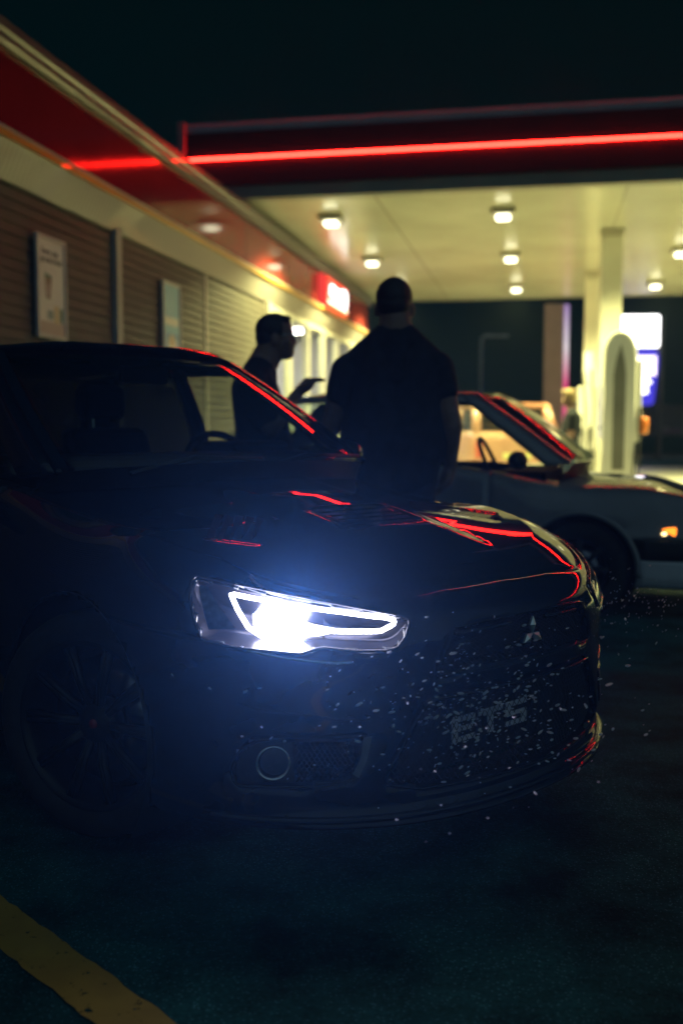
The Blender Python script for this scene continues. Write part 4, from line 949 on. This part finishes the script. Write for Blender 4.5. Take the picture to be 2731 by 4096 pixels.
# lit headlight (car's right, image left) and the unlit far one
lens_rim = noisy(pm('lamp_bezel', (.05, .05, .07), .25, .6, .5), (.04, .04, .055), (.065, .065, .085), 20)
hous = noisy(pm('lamp_housing_smoked', (.04, .04, .055), .3, .8), (.032, .032, .045), (.055, .055, .07), 10, 3)
white_led = emitter('daytime_led', (.90, .86, 1.0), 26); bulb = emitter('headlight_glow', (.93, .90, 1.0), 70); bowl = emitter('headlight_reflector_glow', (.92, .88, 1.0), 7)
def headlight(flip, lit):
    h = MB(); V_, F_ = shell_patch(S_, HLT, HLB, .003, 44, 14, None, flip); h.add(V_, F_)
    lamp_ = h.build('headlight', M['lens'], car, True); lamp_['label'] = 'blazing white headlight' if lit else 'unlit far headlight'
    dp = lambda u, v: .012 + .06 * min(1, 6 * u, 6 * (1 - u), 5 * v, 5 * (1 - v)) ** .7
    V_, F_ = shell_patch(S_, HLT, HLB, -.004, 44, 18, dp, flip); MB().add(V_, F_).build('lamp_housing', hous, lamp_, True)
    MB().tube(loop3(S_, HLP, .002, flip, 120), .0042, 6, True).build('lens_rim', lens_rim, lamp_, True)
    A_ = [(59.5, .782), (48.0, .764), (37.5, .732), (29.0, .697), (27.6, .678), (28.0, .650), (30.5, .618), (37.0, .618), (42.0, .618)]
    B_ = [(60.0, .780), (57.5, .682), (55.5, .614), (52.0, .572), (48.0, .566)]
    led = MB()
    for pth in (A_, B_): led.tube([shellpt(S_, flip * a, s_, -.014) for a, s_ in resample(pth, 60)], .0056, 8)
    led.build('led_strip', white_led if lit else M['chrome'], lamp_, True)
    V_, F_ = shell_patch(S_, [(67.3, .790), (65.5, .797)], [(63.4, .585), (57.8, .60)], -.010, 8, 10, None, flip); MB().add(V_, F_).build('side_reflector', noisy(pm('side_reflector_plastic', (.2, .17, .2), .3, .3, .4), (.15, .13, .16), (.25, .21, .25), 60, 2), lamp_, True)
    for (dg, s_, r_, mm, nm) in ((51.6, .684, .034, bulb if lit else M['chrome'], 'projector'), (46.5, .632, .030, bulb if lit else M['darkchrome'], 'reflector_bowl')):
        c_ = shellpt(S_, flip * dg, s_, -.040); nn_ = S_.normal(R(flip * dg), s_)
        q = (nn_ + Vector((.7, 0, 0))).normalized().to_track_quat('Y', 'Z').to_matrix().to_4x4()
        pj = MB().lathe([(0.0004, .022), (r_ * .5, .018), (r_ * .8, .010), (r_, -.004), (r_ * 1.02, -.03)], 24, Matrix.Translation(c_) @ q).build(nm, mm, lamp_, True)
    V_, F_ = shell_patch(S_, [(55.2, .700), (53, .722), (49, .715), (46, .70), (43, .665), (38.5, .640)], [(55.0, .660), (53.5, .615), (49.5, .590), (45, .588), (41.5, .600), (38, .625)], -.036, 20, 8, None, flip); MB().add(V_, F_).build('main_reflector', bowl if lit else M['darkchrome'], lamp_, True)
    tr = [(57.0, .533), (52.5, .517), (48.0, .507), (43.0, .499), (39.3, .494), (36, .497)]
    MB().tube([shellpt(S_, flip * a, s_, .001) for a, s_ in resample(tr, 30)], .0045, 6).build('lower_trim', M['chrome'], lamp_, True)
    return lamp_
hl = headlight(-1, True); headlight(1, False)
tw = MB().tube([shellpt(S_, -53.5, .812, .004), shellpt(S_, -55, .832, .006), shellpt(S_, -57.0, .865, .004)], .0035, 5).build('grass_blade', pm('dry_grass', (.45, .28, .22), .7), None, True)
tw.location = (T_CAR[0], T_CAR[1], 0); tw.rotation_euler = (0, 0, YAW); tag(tw, 'short dry grass blade stuck on top of the lit headlight', 'grass blade')

# fog lamp bays
def fogbay(flip):
    dp = lambda u, v: .05 * min(1, 7 * u, 9 * (1 - u), 6 * v, 6 * (1 - v)) ** .6
    bay = MB(); V_, F_ = shell_patch(S_, FGT, FGB, -.001, 40, 16, dp, flip); bay.add(V_, F_); fb = bay.build('fog_lamp_bay', M['black'], car, True)
    MB().tube(loop3(S_, FGP, .0, flip, 110), .004, 6, True).build('bay_rim', M['paint'], fb, True)
    # smooth bezel plate around the lamp
    V_, F_ = shell_patch(S_, [(57.6, .272), (56.0, .300), (53, .314), (47.0, .320)], [(57.6, .250), (56.8, .232), (52.5, .235), (46.6, .238)], -.014, 24, 10, None, flip); MB().add(V_, F_).build('bezel', noisy(pm('satin_bezel', (.03, .032, .036), .5), (.026, .028, .031), (.036, .038, .042), 40, 3, .1, dist=.002), fb, True)
    c_ = shellpt(S_, flip * 50.5, .280, -.006); nn_ = (S_.normal(R(flip * 50.5), .28) + Vector((.35, 0, .05))).normalized(); q = Matrix.Translation(c_) @ nn_.to_track_quat('Y', 'Z').to_matrix().to_4x4()
    fl = MB().lathe([(.0004, .004), (.02, .0035), (.036, .0)], 28, q).build('fog_lamp', M['lens'], fb, True)
    MB().lathe([(.036, -.004), (.0385, .004), (.042, .0035), (.043, -.008)], 36, q).build('fog_lamp_ring', M['chrome'], fb, True)
    MB().lathe([(.0004, -.032), (.018, -.028), (.030, -.016), (.036, -.003)], 28, q).build('fog_lamp_bowl', M['darkchrome'], fb, True)
    net = MB()
    for i in range(26):
        for dirn in (-1, 1):
            pts = []
            for k_ in range(15):
                v = k_ / 14; a = 30 + i * .95 + dirn * (v - .5) * 6.0; s_ = .236 + v * .088
                if 34.6 < a < 46.4 and inpoly(a, s_, FGP): pts.append(shellpt(S_, flip * a, s_, -.020))
            if len(pts) > 2: net.tube(pts, .0016, 4)
    net.build('bay_mesh', M['paint'], fb, True)
    V_, F_ = shell_patch(S_, [(36.2, .262), (34.6, .295), (34.2, .326)], [(35.0, .254), (33.3, .295), (32.6, .328)], .004, 14, 4, None, flip); MB().add(V_, F_).build('bay_fin', noisy(pm('satin_fin', (.16, .16, .17), .45), (.14, .14, .15), (.18, .18, .19), 30), fb, True)
fogbay(-1); fogbay(1)
# grille
bd = MB()
for poly in (GU, GL):
    lp = loop3(S_, poly, -.002, 1, 80); n_ = len(lp); dv = [p - Vector((.11, 0, 0)) for p in lp]
    bd.add(lp + dv, [(i, (i + 1) % n_, n_ + (i + 1) % n_, n_ + i) for i in range(n_)])
bd.add([(.66, -.55, .18), (.66, .55, .18), (.66, .55, .66), (.66, -.55, .66)], [(0, 1, 2, 3)])
gr = bd.build('grille', M['black'], car, True)
gm2 = MB()
for poly, s0, s1 in ((GU, .44, .64), (GL, .205, .392)):
    for i in range(-60, 61):
        for dirn in (-1, 1):
            run = []
            for k_ in range(29):
                v = k_ / 28; a = i * 1.15 + dirn * (v - .5) * (12 if s1 < .5 else 13); s_ = lerp(s0, s1, v)
                if inpoly(a, s_, poly): run.append(shellpt(S_, a, s_, -.022))
                else:
                    if len(run) > 2: gm2.tube(run, .0013, 4)
                    run = []
            if len(run) > 2: gm2.tube(run, .0013, 4)
gm2.build('grille_mesh', M['black'], gr, True)
for poly in (GU, GL): MB().tube(loop3(S_, poly, .0, 1, 120), .004, 6, True).build('grille_frame', M['paint'], gr, True)
for (a0, a1, s_) in ((-16, -4, .585), (4, 16, .585)):
    MB().tube([shellpt(S_, lerp(a0, a1, i / 10), s_ - .0 + .012 * i / 10 * (1 if a0 < 0 else -1) + (0 if a0 < 0 else .012), -.012) for i in range(11)], .006, 6).build('grille_bar', M['paint'], gr, True)
# three-diamond emblem on the grille
em = MB(); ec = Vector((.889, .003, .578)); rh = .046
for a in (90, 210, 330):
    u = Vector((0, math.cos(R(a)), math.sin(R(a)))); v = Vector((0, -u.z, u.y)); w_ = .0265
    p0_ = ec; p1_ = ec + u * rh * .5 + v * w_ * .5; p2_ = ec + u * rh; p3_ = ec + u * rh * .5 - v * w_ * .5; mid = ec + u * rh * .5 + Vector((.006, 0, 0))
    em.add([p0_, p1_, p2_, p3_, mid], [(0, 1, 4), (1, 2, 4), (2, 3, 4), (3, 0, 4)])
    bk_ = [q - Vector((.006, 0, 0)) for q in (p0_, p1_, p2_, p3_)]
    em.add([p0_, p1_, p2_, p3_] + bk_, [(0, 3, 7, 4), (3, 2, 6, 7), (2, 1, 5, 6), (1, 0, 4, 5)])
em.build('emblem', noisy(pm('emblem_metal', (.9, .88, .86), .42, 1.0), (.86, .84, .82), (.92, .9, .88), 30), gr)
# stencilled letters on the cooler behind the lower grille
ic = MB().box(.675, .715, -.34, .40, .215, .372).build('intercooler', noisy(pm('cooler_metal', (.03, .03, .035), .5, .5), (.024, .024, .028), (.04, .04, .045), 30, 2), gr)
wl = pm('stencil_white', (.85, .80, .83), .6)
lt_ = MB()
def strokes(y0, y1, z0, z1, segs_):
    for (a, b, c, d_) in segs_: lt_.box(.7155, .718, lerp(y0, y1, a), lerp(y0, y1, b), lerp(z0, z1, c), lerp(z0, z1, d_))
zb, zt = .262, .334
strokes(-.125, -.025, zb, zt, [(0, .25, 0, 1), (.25, 1, .78, 1), (.25, .9, .40, .60), (.25, 1, 0, .2)])
strokes(-.010, .100, zb, zt, [(0, 1, .78, 1), (.38, .62, 0, .78)])
strokes(.115, .215, zb, zt, [(0, 1, .78, 1), (0, .25, .58, .78), (0, 1, .40, .58), (.75, 1, .2, .40), (0, 1, 0, .2)])
lt_.build('cooler_lettering', wl, ic)
# bumper creases and splitter
for flip in (-1, 1):
    MB().tube([shellpt(S_, flip * a, s_, .0) for a, s_ in resample([(57, .384), (53.5, .374), (50, .372), (44.5, .367), (40, .359), (33.0, .352)], 40)], .004, 6).build('bumper_crease', M['paint'], car, True)
sp = MB(); pts = [shellpt(S_, a, .135, .004) for a in range(-64, 65, 2)]; sp.tube(pts, .010, 8); sp.build('splitter', M['paint'], car, True)
# wheels (front ones turned to the car's left)
for (x, y, sg, st) in ((0, .755, 1, R(20)), (0, -.755, -1, R(20)), (-2.65, .755, 1, 0), (-2.65, -.755, -1, 0)):
    wheel(car, (x, y, .315), .315, .225, .232, sg, st)
# mirrors
for sg in (1, -1):
    mh = MB(); mh.ball((-.80, sg * .925, 1.015), (.075, .115, .072), 18, 12); mh.tube([(-.76, sg * .76, .965), (-.79, sg * .86, .985)], .028, 8)
    mo = mh.build('door_mirror', M['paint'], car, True); MB().box(-.868, -.862, sg * .925 - .085, sg * .925 + .085, .965, 1.065).build('mirror_glass', M['chrome'], mo)
    hd_ = MB().tube([(-1.30, sg * .868, .80), (-1.35, sg * .892, .803), (-1.46, sg * .892, .805), (-1.50, sg * .868, .804)], .011, 8).build('door_handle', M['paint'], car, True)
    MB().tube([(-2.02, sg * .868, .82), (-2.07, sg * .892, .823), (-2.18, sg * .892, .825), (-2.22, sg * .868, .824)], .011, 8).build('door_handle', M['paint'], car, True)
    MB().ball((-3.30, sg * .60, .80), (.12, .17, .075), 16, 10).build('tail_lamp', pm('tail_lamp_red', (.25, .01, .01), .2, 0, .6), car, True)
bw_ = MB(); bw_.box(-3.32, -3.12, -.62, .62, 1.20, 1.222); bw_.box(-3.26, -3.16, -.52, -.49, 1.0, 1.2); bw_.box(-3.26, -3.16, .49, .52, 1.0, 1.2); bevel(bw_.build('rear_spoiler', M['paint'], car), .008)
# cabin
dsh = MB(); dsh.box(-.95, -.55, -.68, .68, .55, 1.035); bevel(dsh.build('dashboard', M['interior'], car), .06, 4)
cowl = MB().box(-.98, -.72, .26, .58, .98, 1.075).build('instrument_hood', M['interior'], car); bevel(cowl, .04, 3)
sw = MB(); ang = Matrix.Translation((-1.02, .44, .935)) @ Matrix.Rotation(R(-24), 4, 'Y')
sw.tube([ang @ Vector((0, .185 * math.cos(2 * PI * i / 40), .185 * math.sin(2 * PI * i / 40))) for i in range(40)], .015, 8, True)
for a in (0, 180, 270): sw.tube([ang @ Vector((.03, 0, 0)), ang @ Vector((0, .18 * math.cos(R(a)), .18 * math.sin(R(a))))], .018, 6)
sw.ball(ang @ Vector((.02, 0, 0)), .055); sw.build('steering_wheel', M['interior'], car, True)
for y in (.37, -.37):
    s0 = MB(); s0.box(-1.85, -1.35, y - .24, y + .24, .42, .58); se = s0.build('seat', M['interior'], car); bevel(se, .06, 3)
    sb = MB().prism([(-1.78, .55), (-1.64, .55), (-1.80, 1.13), (-1.90, 1.13)], y - .225, y + .225).build('seat_back', M['interior'], se); bevel(sb, .05, 3)
    hr_ = MB().box(-1.93, -1.84, y - .125, y + .125, 1.17, 1.335).build('head_rest', M['interior'], se); bevel(hr_, .04, 3)
    MB().tube([(-1.87, y - .05, 1.1), (-1.87, y - .05, 1.2)], .007).build('rest_post', M['chrome'], se)
rs = MB(); rs.prism([(-2.62, .5), (-2.40, .5), (-2.50, 1.02), (-2.66, 1.02)], -.62, .62); rs.box(-2.5, -2.1, -.62, .62, .4, .55); rsb = rs.build('rear_seat', M['interior'], car); bevel(rsb, .04, 3)
dt_ = MB()
for sg in (1, -1): dt_.box(-2.5, -.6, sg * .70 - .03, sg * .70 + .03, .3, .94)
dt_.box(-.58, -.55, -.7, .7, .2, .93); dt_.build('door_cards', M['interior'], car)
mr_ = MB().box(-.96, -.935, -.11, .11, 1.30, 1.365).build('inner_mirror', M['interior'], car); bevel(mr_, .012)
for sg in (1, -1): bevel(MB().box(-1.22, -1.06, sg * .33 - .17, sg * .33 + .17, 1.375, 1.39).build('sun_visor', M['interior'], car), .006)

# ---- silver coupe beyond
COUPE = Shell(Xc=.30, A=.62, B=.80, flare=.012, nf=3.4, Xr=-2.55, Ar=.80, nr=3.0, wb=2.45,
    zn=[.16, .18, .25, .33, .40, .45, .50, .55, .60, .635, .655, .665], inn=[.10, .03, .0, .0, -.03, -.035, -.02, .02, .03, .035, .05, .09],
    zf=[.19, .21, .27, .34, .41, .47, .54, .62, .69, .742, .770, .787], inf_=[.05, .02, .0, .0, -.01, -.01, .0, .004, .014, .042, .090, .16],
    zd=[.19, .21, .27, .36, .46, .55, .64, .73, .80, .845, .875, .89], ind=[.06, .02, .01, .0, .0, .0, .0, .006, .014, .025, .045, .075],
    zr=[.21, .23, .29, .38, .48, .57, .66, .75, .82, .87, .90, .915], inr=[.06, .02, .0, .0, .0, .0, .0, .006, .016, .03, .055, .09], int_=[.08, .02, .0, .0, .0, .0, .0, .01, .02, .035, .06, .10])
car2 = empty('parked_car', (1.64, 6.92, 0), R(-17)); tag(car2, 'grey two-door coupe with an orange side light, parked behind the dark saloon', 'car', 'cars on the forecourt')
def classify2(k_, a, s_, c, j):
    sd = 'l' if c.y > 0 else 'r'
    if k_ == 'f' or (k_ in 'lq' and c.x > .36):
        if .30 < s_ < .475: return 'bumper_strip'
        if s_ <= .30: return 'front_bumper'
        if k_ == 'f' and abs(math.degrees(a)) < 62: return 'nose_panel'
        return 'front_wing|' + sd
    if k_ in 'lq':
        if s_ < .09: return 'side_sill|' + sd
        if c.x > -.55: return 'front_wing|' + sd
        if c.x > -1.65: return 'door|' + sd
        return 'rear_quarter|' + sd
    return 'rear_bumper' if s_ < .45 else 'rear_panel'
cm2 = {'*': M['paint2'], 'front_bumper': noisy(pm('lit_silver_bumper', (.5, .5, .52), .4), (.45, .45, .47), (.55, .55, .57), 6), 'bumper_strip': M['black'], 'side_sill': M['black'], 'windscreen': M['glass'], 'side_window': M['glass'], 'rear_side_window': M['glass'], 'rear_window': M['glass'], 'window_rail': M['paint2'], 'pillar_b': M['black']}  # front bumper silver lightened in place of light falling on it
p2, re2, _d = car_body(car2, COUPE, [(0, .29), (-2.45, .29)], classify2, [], cm2, rows=44, dphi=2.0, xs_step=.04, deck_bow=.14, cowlX=-.15, crown=lambda x, ze: interp(x, [-.6, .3, .7], [.055, .04, .015]), boot=(-2.5, .02), Ra=.335)
b2 = [(-.42, 0, .93), (-.44, .35, .925), (-.50, .62, .91), (-.62, .685, .895), (-1.62, .70, .895), (-1.70, .70, .895), (-2.30, .68, .91), (-2.50, .60, .92), (-2.62, .35, .93), (-2.64, 0, .93)]
t2 = [(-1.02, 0, 1.30), (-1.03, .30, 1.295), (-1.08, .50, 1.275), (-1.17, .54, 1.27), (-1.60, .55, 1.285), (-1.68, .55, 1.285), (-1.98, .53, 1.265), (-2.08, .47, 1.25), (-2.12, .28, 1.27), (-2.13, 0, 1.275)]
b2 = [(x + .46 * max(0, 1 + (x + .42) / 2.2), y, z + .01) for x, y, z in b2]; t2 = [(x + .46 * max(0, 1 + (x + 1.0) / 1.2), y, z + .07) for x, y, z in t2]
gp2, GB2, GT2 = greenhouse(car2, b2, t2, [('windscreen', 5), ('windscreen', 5), ('pillar_a', 2), ('side_window', 10), ('pillar_b', 2), ('rear_side_window', 7), ('pillar_c', 4), ('rear_window', 5), ('rear_window', 5)], .045, .018, cm2)
cv = []
for i in range(41):
    f = -1 + i / 20; a = re2[min(int(round((f + 1) / 2 * 60)), 60)]; cv += [a - Vector((0, 0, .01)), Vector((.02 - .07 * abs(f) ** 2, .66 * f, .922))]
mesh('cowl_panel', cv, [(2 * i, 2 * i + 1, 2 * i + 3, 2 * i + 2) for i in range(40)], M['black'], car2, True)
pth = edge_path(GB2, GT2, 10, .018, 6); pn = [(.577, .223, .786), (.572, .214, .792), (.560, .205, .803), (.548, .197, .813), (.537, .189, .822), (.527, .180, .831), (.522, .176, .835)]
glint_strip('windscreen_glint_strip', mirror_y(pth), mirror_y(pn), .034, M['paint2'], car2); glint_strip('windscreen_glint_strip', pth, pn, .034, M['paint2'], car2)  # strips added along the pillars, angled to reflect the neon
rt_ = [tuple(GT2[i]) for i in (10, 13, 16, 20)]; rn_ = [(.044, .231, .972), (.035, .229, .973), (.028, .232, .972), (.028, .232, .972)]
glint_strip('roof_glint_strip', rt_, rn_, .03, M['paint2'], car2, .012, conv=1.5); glint_strip('roof_glint_strip', mirror_y(rt_), mirror_y(rn_), .03, M['paint2'], car2, .012, conv=1.5)  # strips added along the roof edges, turned to pick up the neon line
amber_on = emitter('side_light_amber', (1.0, .24, .02), 2.6); amber_core = emitter('side_light_core', (1.0, .70, .28), 4)
for sg in (-1, 1):
    si = bevel(MB().box(.40, .55, sg * .795 - .012, sg * .795 + .014, .475, .56).build('side_light', amber_on if sg < 0 else M['amber'], car2), .012)
    if sg < 0: MB().ball((.48, -.812, .52), (.016, .006, .011)).build('bulb', amber_core, si, True)
    for x in (0, -2.45): wheel(car2, (x, sg * .69, .29), .29, .19, .19, sg, 0, 8)
    MB().tube([(-.335 * math.cos(R(a)) if False else .342 * math.cos(R(a)), sg * .812, .29 + .342 * math.sin(R(a))) for a in range(-5, 190, 6)], .018, 8).build('arch_lip', M['paint2'], car2, True)
    mo = MB().ball((-.36, sg * .86, .94), (.06, .09, .055), 14, 10).build('door_mirror', M['black'], car2, True); MB().tube([(-.34, sg * .72, .905), (-.35, sg * .80, .925)], .02, 6).build('mirror_stalk', M['black'], mo, True)
    MB().box(-1.45, -1.30, sg * .805 - .01, sg * .805 + .01, .76, .785).build('door_handle', M['black'], car2)
    bevel(MB().box(.895, .925, sg * .56 - .16, sg * .56 + .16, .53, .63).build('headlight', M['lens'], car2), .01)
bevel(MB().box(.90, .93, -.36, .36, .54, .62).build('grille', M['black'], car2), .008)
d2 = MB(); d2.box(-.58, -.22, -.62, .62, .5, .865); bevel(d2.build('dashboard', M['interior'], car2), .05, 3)
ang = Matrix.Translation((-.60, -.34, .90)) @ Matrix.Rotation(R(-24), 4, 'Y'); sw = MB(); sw.tube([ang @ Vector((0, .18 * math.cos(2 * PI * i / 32), .18 * math.sin(2 * PI * i / 32))) for i in range(32)], .014, 8, True); sw.tube([ang @ Vector((0, -.18, 0)), ang @ Vector((.02, 0, 0)), ang @ Vector((0, .18, 0))], .016, 6); sw.build('steering_wheel', M['interior'], car2, True)
for y in (.34, -.34):
    se = MB().box(-1.75, -1.28, y - .22, y + .22, .35, .5).build('seat', M['interior'], car2); bevel(se, .05, 3); bevel(MB().prism([(-1.72, .48), (-1.60, .48), (-1.78, 1.02), (-1.87, 1.02)], y - .21, y + .21).build('seat_back', M['interior'], se), .05, 3)
dd = MB()
for sg in (1, -1): dd.box(-2.4, -.55, sg * .66 - .03, sg * .66 + .03, .3, .875)
dd.box(-.24, -.22, -.64, .64, .2, .86); dd.build('door_cards', M['interior'], car2)

# ---- salmon hatchback by the pumps
van = empty('parked_car', (2.95, 19.6, 0), R(100)); tag(van, 'pale salmon hatchback seen from the rear in front of the pumps', 'car', 'cars on the forecourt')
def rsec(w, z0, z1, r, n=6):
    out = []
    for (cx_, cz_, a0) in ((w - r, z1 - r, 0), (-w + r, z1 - r, 90), (-w + r * .6, z0 + r * .6, 180), (w - r * .6, z0 + r * .6, 270)):
        rr = r if a0 < 180 else r * .6
        for i in range(n + 1): a = R(a0 + 90 * i / n); out.append((cx_ + rr * math.cos(a), cz_ + rr * math.sin(a)))
    return out
hv_ = MB(); secs = [(-.98, .72, .42, 1.0, .10), (-.92, .79, .28, 1.08, .10), (-.6, .83, .22, 1.11, .10), (1.8, .82, .22, 1.04, .12), (2.5, .80, .24, .86, .14), (2.8, .70, .30, .74, .14)]
vs = []; 
for (x, w_, z0, z1, r_) in secs: vs += [(x, y, z) for y, z in rsec(w_, z0, z1, r_)]
n_ = 28; hv_.add(vs, [(k_ * n_ + i, k_ * n_ + (i + 1) % n_, (k_ + 1) * n_ + (i + 1) % n_, (k_ + 1) * n_ + i) for k_ in range(len(secs) - 1) for i in range(n_)] + [tuple(range(n_ - 1, -1, -1)), tuple(range((len(secs) - 1) * n_, len(secs) * n_))])
bevel(hv_.build('body', M['salmon'], van, True), .02)
gb = [(-.88, .72, 1.08), (-.62, .65, 1.56), (1.0, .62, 1.56), (1.75, .70, 1.02)]
gv_ = [Vector((x, sg * y, z)) for x, y, z in gb for sg in (1, -1)]
MB().add(gv_[:4], [(0, 1, 3, 2)]).build('rear_window', M['tint'], van)
for sg in (0, 1):
    cab = MB(); cab.tube([gv_[sg], gv_[2 + sg]], .085, 8); cab.tube([gv_[2 + sg], gv_[4 + sg]], .05, 8); cab.tube([gv_[4 + sg], gv_[6 + sg]], .045, 8); cab.tube([(.35, gv_[4 + sg].y * 1.1, .95), (.30, gv_[4 + sg].y, 1.56)], .05, 8)
    cab.build('side_pillars', M['salmon'], van, True)
bevel(MB().box(-.70, 1.02, -.68, .68, 1.52, 1.60).build('roof', M['salmon'], van), .03, 3)
MB().add([gv_[i] for i in (0, 2, 4, 6)], [(0, 1, 2, 3)]).build('side_window', M['glass'], van); MB().add([gv_[i] for i in (1, 7, 5, 3)], [(0, 1, 2, 3)]).build('side_window', M['glass'], van); MB().add([gv_[i] for i in (4, 5, 7, 6)], [(0, 1, 2, 3)]).build('windscreen', M['glass'], van)
for sg in (1, -1):
    bevel(MB().box(-1.0, -.90, sg * .70 - .06, sg * .70 + .06, .62, .93).build('tail_lamp', pm('tail_lamp_pale', (.5, .08, .05), .15, 0, .8), van), .02)
    for x in (-.25, 2.1): wheel(van, (x, sg * .70, .29), .29, .18, .18, sg, 0, 8, False)
    se = MB().box(.45, .6, sg * .36 - .22, sg * .36 + .22, .7, 1.22).build('seat', M['interior'], van); bevel(se, .06, 3); bevel(MB().box(.47, .57, sg * .36 - .12, sg * .36 + .12, 1.25, 1.42).build('head_rest', M['interior'], se), .03)
bevel(MB().box(-1.06, -.93, -.76, .76, .30, .52).build('rear_bumper', noisy(pm('bumper_grey', (.2, .19, .17), .5), (.17, .16, .14), (.23, .22, .2), 4), van), .04, 3)
MB().box(-1.005, -.985, -.26, .26, .60, .71).build('number_plate', pm('plate', (.7, .6, .25), .4), van)
MB().tube([(-.86, .1, 1.02), (-.72, -.35, 1.26)], .012, 6).build('wiper', M['black'], van)
# ------------------------------------------------------------------ headlight beam, spray, added haze
fw = Vector((math.cos(YAW), math.sin(YAW), 0)); lf = Vector((-fw.y, fw.x, 0)); o_ = Vector((T_CAR[0], T_CAR[1], 0))
def cw(p): return o_ + fw * p[0] + lf * p[1] + Vector((0, 0, p[2]))
def glare_spot(dg, s_, target, power, size, rad, col, blend=.8):  # spots added at the headlight, facing the camera to imitate lens glare
    l = bpy.data.lights.new('headlight_glare_spot', 'SPOT'); l.energy = power; l.color = col; l.spot_size = R(size); l.spot_blend = blend; l.shadow_soft_size = rad
    ob = link(bpy.data.objects.new('headlight_glare_spot', l)); p = cw(shellpt(S_, dg, s_, .03)); ob.location = p; ob.rotation_euler = (target - p).to_track_quat('-Z', 'Y').to_euler()
    return ob
glare_spot(-47, .66, Vector((.35, .2, 1.02)), 600, 80, .02, (.06, .28, 1.0))
glare_spot(-45, .65, Vector((.4, 1.2, .75)), 130, 100, .02, (.80, .68, 1.0))  # second added spot whitens the droplets and tints the glare
sp_m = bpy.data.materials.new('water_drop'); sp_m.use_nodes = True; t = sp_m.node_tree; t.nodes.clear()
out = _n(t, 'ShaderNodeOutputMaterial'); mx = _n(t, 'ShaderNodeMixShader'); tl = _n(t, 'ShaderNodeBsdfTranslucent'); gl = _n(t, 'ShaderNodeBsdfDiffuse'); tl.inputs[0].default_value = (.9, .9, .92, 1); gl.inputs[0].default_value = (.9, .9, .92, 1)
t.links.new(tl.outputs[0], mx.inputs[1]); t.links.new(gl.outputs[0], mx.inputs[2]); t.links.new(mx.outputs[0], out.inputs[0]); mx.inputs[0].default_value = .35
rng = random.Random(5); dr = MB()
def drops(n, c, sx, smin, smax, dirv, mb):
    for _ in range(n):
        p = Vector((rng.gauss(c[0], sx[0]), rng.gauss(c[1], sx[1]), rng.gauss(c[2], sx[2])))
        r_ = rng.uniform(smin, smax) * rng.choice((.5, .7, 1, 1)); d_ = (Vector(dirv) + Vector((rng.gauss(0, .5), rng.gauss(0, .3), rng.gauss(0, .4)))).normalized()
        q = d_.to_track_quat('X', 'Z').to_matrix(); mb.ball(p, (r_ * rng.uniform(1.5, 3.0), r_, r_), 7, 5, q)
drops(560, (.19, 2.60, .46), (.19, .12, .085), .0012, .0038, (.9, 0, .35), dr)
drops(260, (.36, 2.62, .39), (.17, .12, .085), .0012, .0038, (.9, 0, .35), dr)
drops(40, (.30, 2.2, .42), (.18, .12, .10), .0010, .0020, (.8, 0, .2), dr)
drops(160, (.96, 3.35, .56), (.13, .12, .055), .0011, .0024, (.5, 0, .9), dr)
tag(dr.build('water_spray', sp_m, None, True), 'fine white water droplets thrown up in front of the bumper', 'water spray', kind='stuff')
hz = MB().box(-45, 60, -14, 120, -1, 9).build('haze', None); hm_ = bpy.data.materials.new('glare_haze'); hm_.use_nodes = True; t = hm_.node_tree; t.nodes.clear()  # thin haze added to carry a lens-like glare around the headlight
out = _n(t, 'ShaderNodeOutputMaterial'); pv = _n(t, 'ShaderNodeVolumePrincipled'); pv.inputs['Color'].default_value = (.62, .80, .95, 1); pv.inputs['Density'].default_value = .0007; pv.inputs['Anisotropy'].default_value = .84
t.links.new(pv.outputs[0], out.inputs['Volume']); hm_.cycles.volume_sampling = 'EQUIANGULAR'; hz.data.materials.append(hm_); tag(hz, kind='stuff'); hz.display_type = 'WIRE'
